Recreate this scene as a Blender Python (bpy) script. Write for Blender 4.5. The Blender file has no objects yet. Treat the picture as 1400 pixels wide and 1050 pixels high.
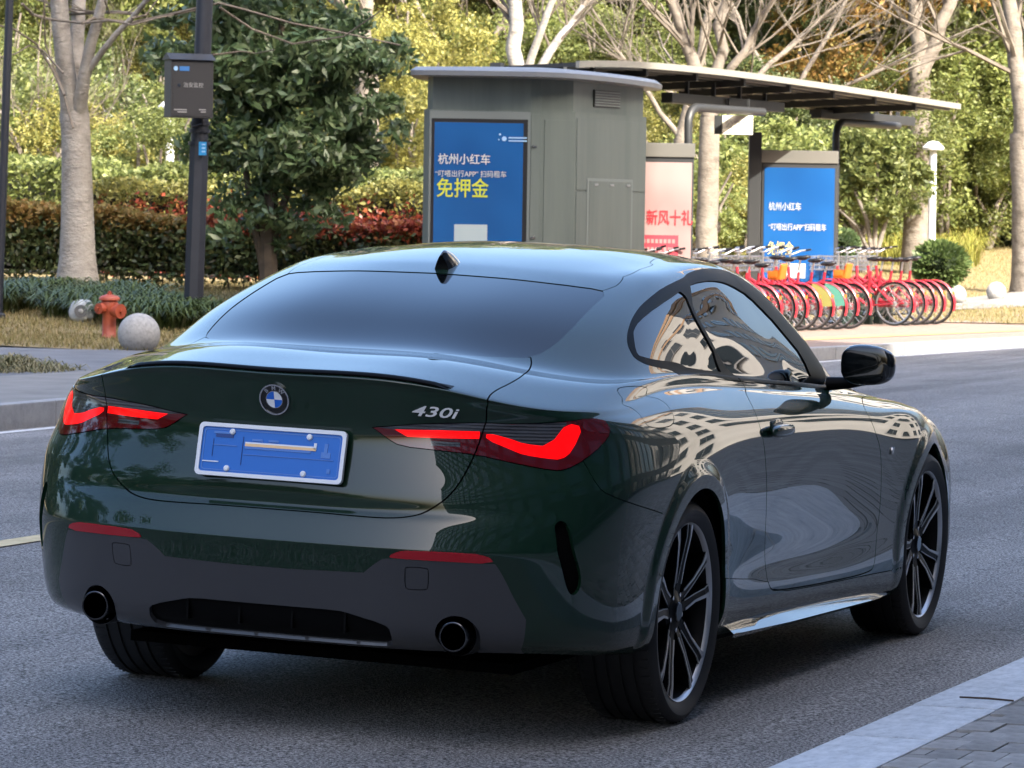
import bpy, bmesh, math, random
import numpy as np
from mathutils import Vector, Matrix
from mathutils.geometry import delaunay_2d_cdt
random.seed(7); RNG = np.random.default_rng(7)
# ---------------------------------------------------------------- camera, sky, sun, exposure
SC = bpy.context.scene
COL = SC.collection
CAM_POS = Vector((-11.2818, -4.4920, 1.4593))
YAW, PITCH, ROLL = math.radians(20.1552), math.radians(-2.3584), math.radians(.8908)
CAM_F = Vector((math.cos(PITCH) * math.cos(YAW), math.cos(PITCH) * math.sin(YAW), math.sin(PITCH)))
_r = Vector((math.sin(YAW), -math.cos(YAW), 0)); _u = _r.cross(CAM_F)
CAM_R = math.cos(ROLL) * _r + math.sin(ROLL) * _u
CAM_U = -math.sin(ROLL) * _r + math.cos(ROLL) * _u
cd = bpy.data.cameras.new('camera'); cam = bpy.data.objects.new('camera', cd); COL.objects.link(cam)
cd.sensor_width = 36; cd.lens = 140.62; cd.clip_start = .1; cd.clip_end = 3000
cam.matrix_world = Matrix((CAM_R, CAM_U, -CAM_F)).transposed().to_4x4()
cam.location = CAM_POS
cd.dof.use_dof = True; cd.dof.focus_distance = 12.4; cd.dof.aperture_fstop = 24.0
SC.camera = cam
SUN_AZ = Vector((.55, .835))                      # the way the light travels over the ground
SUN_EL = math.radians(38)
W = bpy.data.worlds.new('World'); SC.world = W; W.use_nodes = True
wn = W.node_tree.nodes; wl = W.node_tree.links
sky = wn.new('ShaderNodeTexSky'); sky.sky_type = 'NISHITA'; sky.sun_disc = False
sky.sun_elevation = SUN_EL
sky.sun_rotation = math.atan2(-SUN_AZ.x, -SUN_AZ.y)
sky.air_density = 1.0; sky.dust_density = 8.0; sky.ozone_density = 1.6
hsv = wn.new('ShaderNodeHueSaturation'); hsv.inputs['Saturation'].default_value = 1.2; wl.new(sky.outputs[0], hsv.inputs['Color']); wl.new(hsv.outputs[0], wn['Background'].inputs[0]); wn['Background'].inputs[1].default_value = .15
sd = bpy.data.lights.new('sun', 'SUN'); sd.energy = 2.7; sd.angle = math.radians(.53); sd.color = (1, .94, .84)
sun = bpy.data.objects.new('sun', sd); COL.objects.link(sun)
sdir = Vector((SUN_AZ.x * math.cos(SUN_EL), SUN_AZ.y * math.cos(SUN_EL), -math.sin(SUN_EL))).normalized()
sun.rotation_euler = (-sdir).to_track_quat('Z', 'Y').to_euler(); sun.location = (0, 0, 60)
SC.view_settings.view_transform = 'Standard'; SC.view_settings.look = 'None'
SC.view_settings.exposure = 2.35; SC.view_settings.gamma = 1
SC.render.film_transparent = False
SC.cycles.max_bounces = 8; SC.cycles.transparent_max_bounces = 12
SC.cycles.caustics_reflective = False; SC.cycles.caustics_refractive = False
SC.cycles.sample_clamp_indirect = 6
SC.cycles.use_denoising = True
# ---------------------------------------------------------------- helpers
def link(o, parent=None):
    COL.objects.link(o)
    if parent is not None: o.parent = parent
    return o
def empty(name, loc=(0, 0, 0), rz=0, parent=None):
    o = bpy.data.objects.new(name, None); o.location = loc; o.rotation_euler = (0, 0, rz); o.empty_display_size = .2
    return link(o, parent)
def tag(o, label=None, cat=None, group=None, kind=None):
    if label: o['label'] = label
    if cat: o['category'] = cat
    if group: o['group'] = group
    if kind: o['kind'] = kind
    return o
def child_copy(o, parent):
    c = o.copy(); link(c, parent); return c
def copy_tree(o, parent=None):
    c = o.copy(); COL.objects.link(c); c.parent = parent
    for ch in list(o.children): copy_tree(ch, c)
    return c
def node(nt, t, **kw):
    n = nt.nodes.new(t)
    for k, v in kw.items():
        if k in n.inputs: n.inputs[k].default_value = v
        else: setattr(n, k, v)
    return n
def pbsdf(name, base=(.5, .5, .5), rough=.5, metal=0, coat=0, coat_r=.03, spec=.5, emis=None, es=0, ior=1.5, trans=0, alpha=1, sheen=0):
    m = bpy.data.materials.new(name); m.use_nodes = True
    b = m.node_tree.nodes['Principled BSDF']
    b.inputs['Base Color'].default_value = (*base, 1); b.inputs['Roughness'].default_value = rough
    b.inputs['Metallic'].default_value = metal; b.inputs['Coat Weight'].default_value = coat; b.inputs['Coat Roughness'].default_value = coat_r
    b.inputs['Specular IOR Level'].default_value = spec; b.inputs['IOR'].default_value = ior
    b.inputs['Transmission Weight'].default_value = trans; b.inputs['Alpha'].default_value = alpha
    if emis: b.inputs['Emission Color'].default_value = (*emis, 1); b.inputs['Emission Strength'].default_value = es
    return m
def bs(m): return m.node_tree.nodes['Principled BSDF']
def noise_color(m, stops, scale=5., detail=6, rough=.6, coord='Object', stretch=(1, 1, 1), bump=0, bump_dist=.01, bscale=None, mixobj=False):
    """colour ramp over noise -> base colour, the same noise -> bump"""
    nt = m.node_tree; b = bs(m)
    tc = node(nt, 'ShaderNodeTexCoord'); mp = node(nt, 'ShaderNodeMapping'); mp.inputs['Scale'].default_value = stretch
    nt.links.new(tc.outputs[coord], mp.inputs[0])
    n = node(nt, 'ShaderNodeTexNoise', Scale=scale, Detail=detail, Roughness=rough); nt.links.new(mp.outputs[0], n.inputs['Vector'])
    r = node(nt, 'ShaderNodeValToRGB'); e = r.color_ramp.elements
    while len(e) < len(stops): e.new(.5)
    for el, (p, c) in zip(e, stops): el.position = p; el.color = (*c, 1)
    nt.links.new(n.outputs['Fac'], r.inputs[0]); nt.links.new(r.outputs[0], b.inputs['Base Color'])
    if bump:
        n2 = n
        if bscale:
            n2 = node(nt, 'ShaderNodeTexNoise', Scale=bscale, Detail=4, Roughness=.6); nt.links.new(mp.outputs[0], n2.inputs['Vector'])
        bp = node(nt, 'ShaderNodeBump', Strength=bump, Distance=bump_dist); nt.links.new(n2.outputs['Fac'], bp.inputs['Height']); nt.links.new(bp.outputs[0], b.inputs['Normal'])
    return m
def vary_by_object(m, amount=.25, hue=.02):
    """colour of each copy a little different"""
    nt = m.node_tree; b = bs(m)
    oi = node(nt, 'ShaderNodeObjectInfo'); hs = node(nt, 'ShaderNodeHueSaturation')
    mr = node(nt, 'ShaderNodeMapRange'); mr.inputs['To Min'].default_value = 1 - amount; mr.inputs['To Max'].default_value = 1 + amount
    nt.links.new(oi.outputs['Random'], mr.inputs['Value']); nt.links.new(mr.outputs[0], hs.inputs['Value'])
    src = b.inputs['Base Color'].links
    if src: nt.links.new(src[0].from_socket, hs.inputs['Color'])
    else: hs.inputs['Color'].default_value = b.inputs['Base Color'].default_value
    nt.links.new(hs.outputs[0], b.inputs['Base Color'])
    return m
class MB:
    """collects shapes, builds ONE mesh object"""
    def __init__(s): s.v = []; s.f = []; s.mi = []; s.cur = 0
    def add(s, V, F):
        o = len(s.v); s.v += [tuple(p) for p in V]; s.f += [tuple(i + o for i in q) for q in F]; s.mi += [s.cur] * len(F); return s
    def box(s, c, d, M=None):
        x, y, z = d[0] / 2, d[1] / 2, d[2] / 2
        V = [Vector((a * x, b * y, e * z)) for a in (-1, 1) for b in (-1, 1) for e in (-1, 1)]
        if M is not None: V = [M @ p for p in V]
        V = [p + Vector(c) for p in V]
        return s.add(V, [(0, 1, 3, 2), (4, 6, 7, 5), (0, 4, 5, 1), (2, 3, 7, 6), (0, 2, 6, 4), (1, 5, 7, 3)])
    def bar(s, a, b, w, h=None, up=(0, 0, 1)):
        a, b = Vector(a), Vector(b); d = (b - a); L = d.length; d.normalize(); up = Vector(up)
        if abs(d.dot(up)) > .99: up = Vector((1, 0, 0))
        r_ = d.cross(up).normalized(); u_ = r_.cross(d); h = h or w
        return s.box((a + b) / 2, (w, L, h), Matrix((r_, d, u_)).transposed())
    def tube(s, pts, rad, n=8, cap=True):
        pts = [Vector(p) for p in pts]; rad = [rad] * len(pts) if not hasattr(rad, '__len__') else rad
        V = []; ref = None
        for i, p in enumerate(pts):
            d = (pts[min(i + 1, len(pts) - 1)] - pts[max(i - 1, 0)]).normalized()
            if ref is None: ref = Vector((0, 0, 1)) if abs(d.z) < .9 else Vector((1, 0, 0))
            a = d.cross(ref).normalized(); b = a.cross(d).normalized(); ref = b
            for k in range(n):
                t = 2 * math.pi * k / n; V.append(p + rad[i] * (math.cos(t) * a + math.sin(t) * b))
        F = [(i * n + k, i * n + (k + 1) % n, (i + 1) * n + (k + 1) % n, (i + 1) * n + k) for i in range(len(pts) - 1) for k in range(n)]
        if cap: F += [tuple(range(n))[::-1], tuple((len(pts) - 1) * n + k for k in range(n))]
        return s.add(V, F)
    def lathe(s, prof, n=24, c=(0, 0, 0), axis='Z', cap=True, arc=None):
        """prof: (radius, height)"""
        V = []; F = []; c = Vector(c)
        for (r_, h) in prof:
            for k in range(n):
                t = 2 * math.pi * k / n; x, y = r_ * math.cos(t), r_ * math.sin(t)
                p = {'Z': (x, y, h), 'Y': (x, h, -y), 'X': (h, x, y)}[axis]; V.append(c + Vector(p))
        m = len(prof)
        for i in range(m - 1):
            for k in range(n): F.append((i * n + k, i * n + (k + 1) % n, (i + 1) * n + (k + 1) % n, (i + 1) * n + k))
        if cap:
            if prof[0][0] > 1e-4: F.append(tuple(range(n))[::-1])
            if prof[-1][0] > 1e-4: F.append(tuple((m - 1) * n + k for k in range(n)))
        return s.add(V, F)
    def prism(s, poly, M, h):
        """poly in the xy plane of M, thickness h along its z"""
        n = len(poly); V = [M @ Vector((x, y, 0)) for x, y in poly] + [M @ Vector((x, y, h)) for x, y in poly]
        return s.add(V, [tuple(range(n))[::-1], tuple(range(n, 2 * n))] + [(i, (i + 1) % n, (i + 1) % n + n, i + n) for i in range(n)])
    def build(s, name, mat, parent=None, smooth=False, bevel=0, loc=None, sharp=35):
        me = bpy.data.meshes.new(name); me.from_pydata(s.v, [], s.f)
        mats = mat if isinstance(mat, (list, tuple)) else [mat]
        for m in mats: me.materials.append(m)
        if len(mats) > 1: me.polygons.foreach_set('material_index', s.mi)
        bm = bmesh.new(); bm.from_mesh(me); bmesh.ops.recalc_face_normals(bm, faces=bm.faces)
        if bevel: bmesh.ops.bevel(bm, geom=[e for e in bm.edges if len(e.link_faces) == 2 and e.calc_face_angle(0) > .6], offset=bevel, segments=2, affect='EDGES', profile=.7)
        bm.to_mesh(me); bm.free()
        if smooth:
            me.polygons.foreach_set('use_smooth', [True] * len(me.polygons))
            me.set_sharp_from_angle(angle=math.radians(sharp))
        o = bpy.data.objects.new(name, me)
        if loc is not None: o.location = loc
        return link(o, parent)
def mesh_np(name, V, F, mat, parent=None, smooth=False, mi=None, uvs=None):
    """quick mesh from numpy arrays, F is (n,3) or (n,4)"""
    me = bpy.data.meshes.new(name); V = np.asarray(V, np.float32); F = np.asarray(F, np.int32)
    me.vertices.add(len(V)); me.vertices.foreach_set('co', V.ravel())
    k = F.shape[1]; me.loops.add(F.size); me.loops.foreach_set('vertex_index', F.ravel())
    me.polygons.add(len(F)); me.polygons.foreach_set('loop_start', np.arange(0, F.size, k, dtype=np.int32))
    if mi is not None: me.polygons.foreach_set('material_index', np.asarray(mi, np.int32))
    for m in (mat if isinstance(mat, (list, tuple)) else [mat]): me.materials.append(m)
    me.update(calc_edges=True); me.validate()
    if smooth: me.polygons.foreach_set('use_smooth', [True] * len(F))
    o = bpy.data.objects.new(name, me)
    return link(o, parent)
def text_mesh(txt, size, mat, name, parent, M, depth=.004, shear=0, sx=1, align='CENTER', bold=0):
    """lettering as thin real geometry; M places its xy plane"""
    cu = bpy.data.curves.new(name, 'FONT'); cu.body = txt; cu.size = size; cu.extrude = depth / 2; cu.shear = shear; cu.align_x = align; cu.align_y = 'CENTER'
    cu.offset = bold; cu.resolution_u = 3
    t = bpy.data.objects.new('tmp', cu); COL.objects.link(t)
    dg = bpy.context.evaluated_depsgraph_get(); me = bpy.data.meshes.new_from_object(t.evaluated_get(dg))
    bpy.data.objects.remove(t); bpy.data.curves.remove(cu)
    me.transform(Matrix.Diagonal((sx, 1, 1, 1))); me.transform(M); me.name = name
    me.materials.clear(); me.materials.append(mat)
    return link(bpy.data.objects.new(name, me), parent)
def at(px, py, t):
    """the point seen at pixel (px, py) of the 1400 x 1050 photograph, t metres along the view axis"""
    return CAM_POS + t * (CAM_F + CAM_R * ((px - 700) / 5468.66) - CAM_U * ((py - 525) / 5468.66))
def on_z(px, py, z):
    d = at(px, py, 1) - CAM_POS; return CAM_POS + d * ((z - CAM_POS.z) / d.z)
def frame(o, x, y):
    """matrix with origin o, x axis x, y axis y"""
    x = Vector(x).normalized(); y = Vector(y); z = x.cross(y).normalized(); y = z.cross(x)
    M = Matrix((x, y, z)).transposed().to_4x4(); M.translation = Vector(o); return M
# ---------------------------------------------------------------- car body surface (half, w >= 0 is distance from the centre plane)
FR = [0, .2, .4, .58, .73, .85, .935, .985]
FF = [.985, .93, .80, .60, .32, 0]
def cub(keys, xq):
    """smooth curve through keys (Catmull-Rom style Hermite)"""
    k = np.array(keys, float); x, y = k[:, 0], k[:, 1]
    if len(x) == 1: return np.full(np.shape(xq), y[0])
    m = np.gradient(y, x) if len(x) > 2 else np.full(2, (y[1] - y[0]) / (x[1] - x[0]))
    xq = np.clip(np.asarray(xq, float), x[0], x[-1])
    i = np.clip(np.searchsorted(x, xq) - 1, 0, len(x) - 2)
    h = x[i + 1] - x[i]; t = (xq - x[i]) / h
    return ((2*t**3 - 3*t**2 + 1) * y[i] + (t**3 - 2*t**2 + t) * h * m[i] + (-2*t**3 + 3*t**2) * y[i + 1] + (t**3 - t**2) * h * m[i + 1])
def level(xr, xer, nr, xef, xf, nf, wk, zk, sx, zc=None):
    """one wrap line: rear centre -> rear corner -> side -> front corner -> front centre.
    wk: half width keys over x, zk: height keys over the station number"""
    P = []
    W = lambda x: float(cub(wk, x))
    for f in FR:
        s = f ** (nr / 2); c = max(0, 1 - s * s) ** .5
        P.append((xer - (xer - xr) * c ** (2 / nr), f * W(xer)))
    for x in np.linspace(xer, xef, len(sx)) if sx is None else [xer + (xef - xer) * t for t in sx]:
        P.append((x, W(x)))
    for f in FF:
        s = f ** (nf / 2); c = max(0, 1 - s * s) ** .5
        P.append((xef + (xf - xef) * c ** (2 / nf), f * W(xef)))
    P = np.array(P)
    z = cub(zk, np.arange(len(P)))
    return np.column_stack([P, z])
SX = np.array([0, .075, .16, .26, .37, .48, .59, .70, .80, .90, 1.0])
NS = len(FR) + len(SX) + len(FF)           # stations: 0..7 rear, 8..18 side, 19..24 front
def build_net():
    L = []
    X8 = [-.36, 0, .5, 1.1, 1.8, 2.45, 2.85, 3.1]
    def low(xr, nr, zc, zcor, ws, zs, xf, nf, zf):
        wk = list(zip(X8, ws))
        xs = [-.36 + 3.46 * t for t in SX]
        zz = cub(list(zip([-.36, 0, .5, 1.1, 1.8, 2.45, 3.1], zs)), xs)
        zk = [(0, zc), (2, zc), (5, zcor), (8, zz[0])] + [(8 + i, zz[i]) for i in range(1, 11)] + [(21, zf), (24, zf)]
        zk = sorted(set(zk))
        L.append(level(xr, -.36, nr, 3.1, xf, nf, wk, zk, SX))
    #    xr     nr   zc    zcor   half widths                                        heights on the side                      xf   nf  zf
    low(-.965, 2.7, .268, .268, (.855,.85,.815,.81,.82,.86,.87,.85), (.24,.225,.20,.185,.175,.17,.17), 3.56, 3.0, .17)
    low(-1.035,2.7, .305, .305, (.90,.895,.872,.868,.872,.895,.90,.88), (.275,.265,.242,.228,.215,.21,.21), 3.63, 3.0, .215)
    low(-1.066,2.75, .40, .40, (.914,.91,.890,.884,.886,.905,.912,.89), (.36,.35,.325,.31,.30,.30,.31), 3.66, 3.0, .31)
    low(-1.100,2.8, .545, .52, (.918,.916,.887,.878,.88,.905,.914,.892), (.45,.445,.42,.40,.39,.40,.41), 3.675, 3.0, .41)
    low(-1.1015,2.82, .563, .565, (.922,.92,.893,.882,.884,.908,.918,.89), (.54,.54,.51,.495,.49,.50,.51), 3.68, 3.0, .50)
    low(-1.077,2.84, .635, .63, (.926,.926,.901,.891,.891,.912,.92,.885), (.62,.62,.60,.59,.58,.59,.60), 3.675, 2.9, .58)
    low(-1.054,2.85, .658, .675, (.927,.928,.908,.900,.898,.914,.918,.87), (.69,.695,.68,.67,.665,.67,.67), 3.66, 2.8, .64)
    low(-1.0585,2.68, .702, .735, (.925,.926,.911,.904,.901,.911,.91,.85), (.755,.765,.75,.745,.74,.735,.725), 3.635, 2.7, .69)
    low(-1.036,2.58,.782, .80, (.908,.915,.908,.902,.898,.90,.895,.82), (.82,.835,.82,.81,.80,.79,.77), 3.60, 2.6, .73)
    low(-1.022,2.55, .85, .865, (.889,.897,.897,.893,.888,.882,.868,.775), (.88,.89,.875,.86,.845,.83,.805), 3.55, 2.5, .765)
    low(-1.028,2.5, .905, .915, (.866,.872,.875,.876,.870,.855,.83,.72), (.922,.935,.915,.895,.875,.848,.818), 3.50, 2.5, .79)
    low(-1.045,2.6, .965, .935, (.845,.847,.850,.855,.848,.825,.785,.66), (.940,.96,.945,.92,.896,.862,.83), 3.45, 2.5, .805)
    low(-1.055,2.6, 1.008, .952, (.832,.823,.828,.836,.827,.795,.735,.60), (.955,.978,.968,.938,.910,.870,.835), 3.42, 2.5, .812)
    low(-1.052,2.6, 1.026, .962, (.818,.808,.815,.824,.813,.775,.70,.56), (.966,.988,.98,.947,.916,.875,.838), 3.40, 2.5, .815)
    L12 = L[-1]
    # belt line / base of the glasshouse
    xer, xef = .15, 1.55
    xs = [xer + (xef - xer) * t for t in SX]
    zz = cub([(.15, 1.038), (.4, 1.030), (.7, 1.008), (1.1, .983), (1.55, .958)], xs)
    zk = [(0, 1.088), (2, 1.086), (4, 1.054), (6, 1.034)] + [(8 + i, zz[i]) for i in range(11)] + [(20, .955), (22, .975), (24, .985)]
    belt = level(-.515, xer, 3.0, xef, 2.45, 2.9, [(.15, .776), (.4, .786), (.7, .793), (1.1, .796), (1.55, .79)], zk, SX)
    xer, xef = .72, 1.28
    xs = [xer + (xef - xer) * t for t in SX]
    zz = cub([(.72, 1.318), (1.0, 1.33), (1.28, 1.32)], xs)
    zk = [(0, 1.303), (2, 1.301), (4, 1.292), (6, 1.296)] + [(8 + i, zz[i]) for i in range(11)] + [(20, 1.285), (22, 1.32), (24, 1.338)]
    rail = level(.20, xer, 3.0, xef, 1.76, 3.1, [(.72, .602), (1.0, .606), (1.28, .60)], zk, SX)
    for t, b in ((.3, .006), (.65, .010)):
        P = L12 * (1 - t) + belt * t; P[:, 2] += b * np.where(np.arange(NS) > 18, 2.2, 1); L.append(P)
    L.append(belt)
    cx, cz = 1.0, .5
    for t in (1/3, 2/3):
        P = belt * (1 - t) + rail * t
        b = .018 * np.ones(NS)
        P[:, 1] += b * (P[:, 1] / .75); P[:, 2] += .016 * np.where((np.arange(NS) < 7) | (np.arange(NS) > 19), 1, .2)
        L.append(P)
    L.append(rail)
    zr = lambda x: cub([(.1, 1.283), (.25, 1.315), (.45, 1.345), (.75, 1.372), (1.1, 1.385), (1.4, 1.376), (1.72, 1.338), (1.9, 1.28)], x)
    for t in (.2, .45, .72, 1.0):
        P = rail.copy()
        cen = np.column_stack([.72 + (rail[:, 0] - .2) / 1.52 * .5, 0 * rail[:, 0], 0 * rail[:, 0]])
        P[:, :2] = rail[:, :2] * (1 - t) + cen[:, :2] * t
        zz = zr(P[:, 0]); crown = .062 * (P[:, 1] / .6) ** 2.6
        P[:, 2] = (zz - crown) if t > .25 else np.maximum(zz - crown, rail[:, 2] + .012)
        L.append(P)
    return np.array(L)                      # levels x stations x 3
def pad(N):
    """phantom rows / columns for the uniform B-spline"""
    m = np.array([1, -1, 1.])
    a = np.concatenate([N[:, 1:2] * m, N, N[:, -2:-1] * m], 1)
    bot = 2 * a[:1] - a[1:2]; top = a[-2:-1] * m
    return np.concatenate([bot, a, top], 0)
def pia(N, it=2, k=.85):
    Q = N.copy()
    for _ in range(it):
        p = pad(Q)
        s = (p[:-2] + 4 * p[1:-1] + p[2:]) / 6
        s = (s[:, :-2] + 4 * s[:, 1:-1] + s[:, 2:]) / 6
        d = N - s
        Q = Q + k * d
        Q[:, 0, 1] = 0; Q[:, -1, 1] = 0; Q[-1, :, 1] = 0
    return Q
NET = build_net(); NV = len(NET)
CTRL = pad(pia(NET))
def basis(t):
    return np.stack([(1 - t) ** 3, 3*t**3 - 6*t**2 + 4, -3*t**3 + 3*t**2 + 3*t + 1, t ** 3], -1) / 6
def flare(P):
    for cx, dw in ((0., .013), (2.851, .010)):
        d = np.hypot(P[:, 0] - cx, P[:, 2] - .335)
        t = np.clip((.455 - d) / .05, 0, 1); t = t * t * (3 - 2 * t)
        up = np.clip((P[:, 2] - .18) / .12, 0, 1)
        P[:, 1] += dw * t * up * (P[:, 1] > .6)
    return P
def S(u, v):
    u = np.clip(np.atleast_1d(np.asarray(u, float)), 0, NS - 1); v = np.clip(np.atleast_1d(np.asarray(v, float)), 0, NV - 1)
    i = np.minimum(u.astype(int), NS - 2); j = np.minimum(v.astype(int), NV - 2)
    bu, bv = basis(u - i), basis(v - j)
    P = np.zeros((len(u), 3))
    for a in range(4):
        for b in range(4):
            P += (bu[:, a] * bv[:, b])[:, None] * CTRL[j + b, i + a]
    return flare(P)
def SN(u, v):
    e = .02
    u = np.atleast_1d(np.asarray(u, float)); v = np.atleast_1d(np.asarray(v, float))
    un, up_ = np.clip(u - e, 0, NS - 1), np.clip(u + e, 0, NS - 1)
    vn, vp = np.clip(v - e, 0, NV - 1), np.clip(v + e, 0, NV - 1)
    du = S(up_, v) - S(un, v); dv = S(u, vp) - S(u, vn)
    n = np.cross(dv, du); l = np.linalg.norm(n, axis=1); 
    n = n / np.maximum(l, 1e-12)[:, None]
    cen = u < 1e-6
    n[cen, 1] = 0; n[v > NV - 1.0001, 1] = 0
    n[u > NS - 1.0001, 1] = 0
    bad = l < 1e-10; n[bad] = (0, 0, 1)
    return n / np.linalg.norm(n, axis=1)[:, None]
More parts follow.
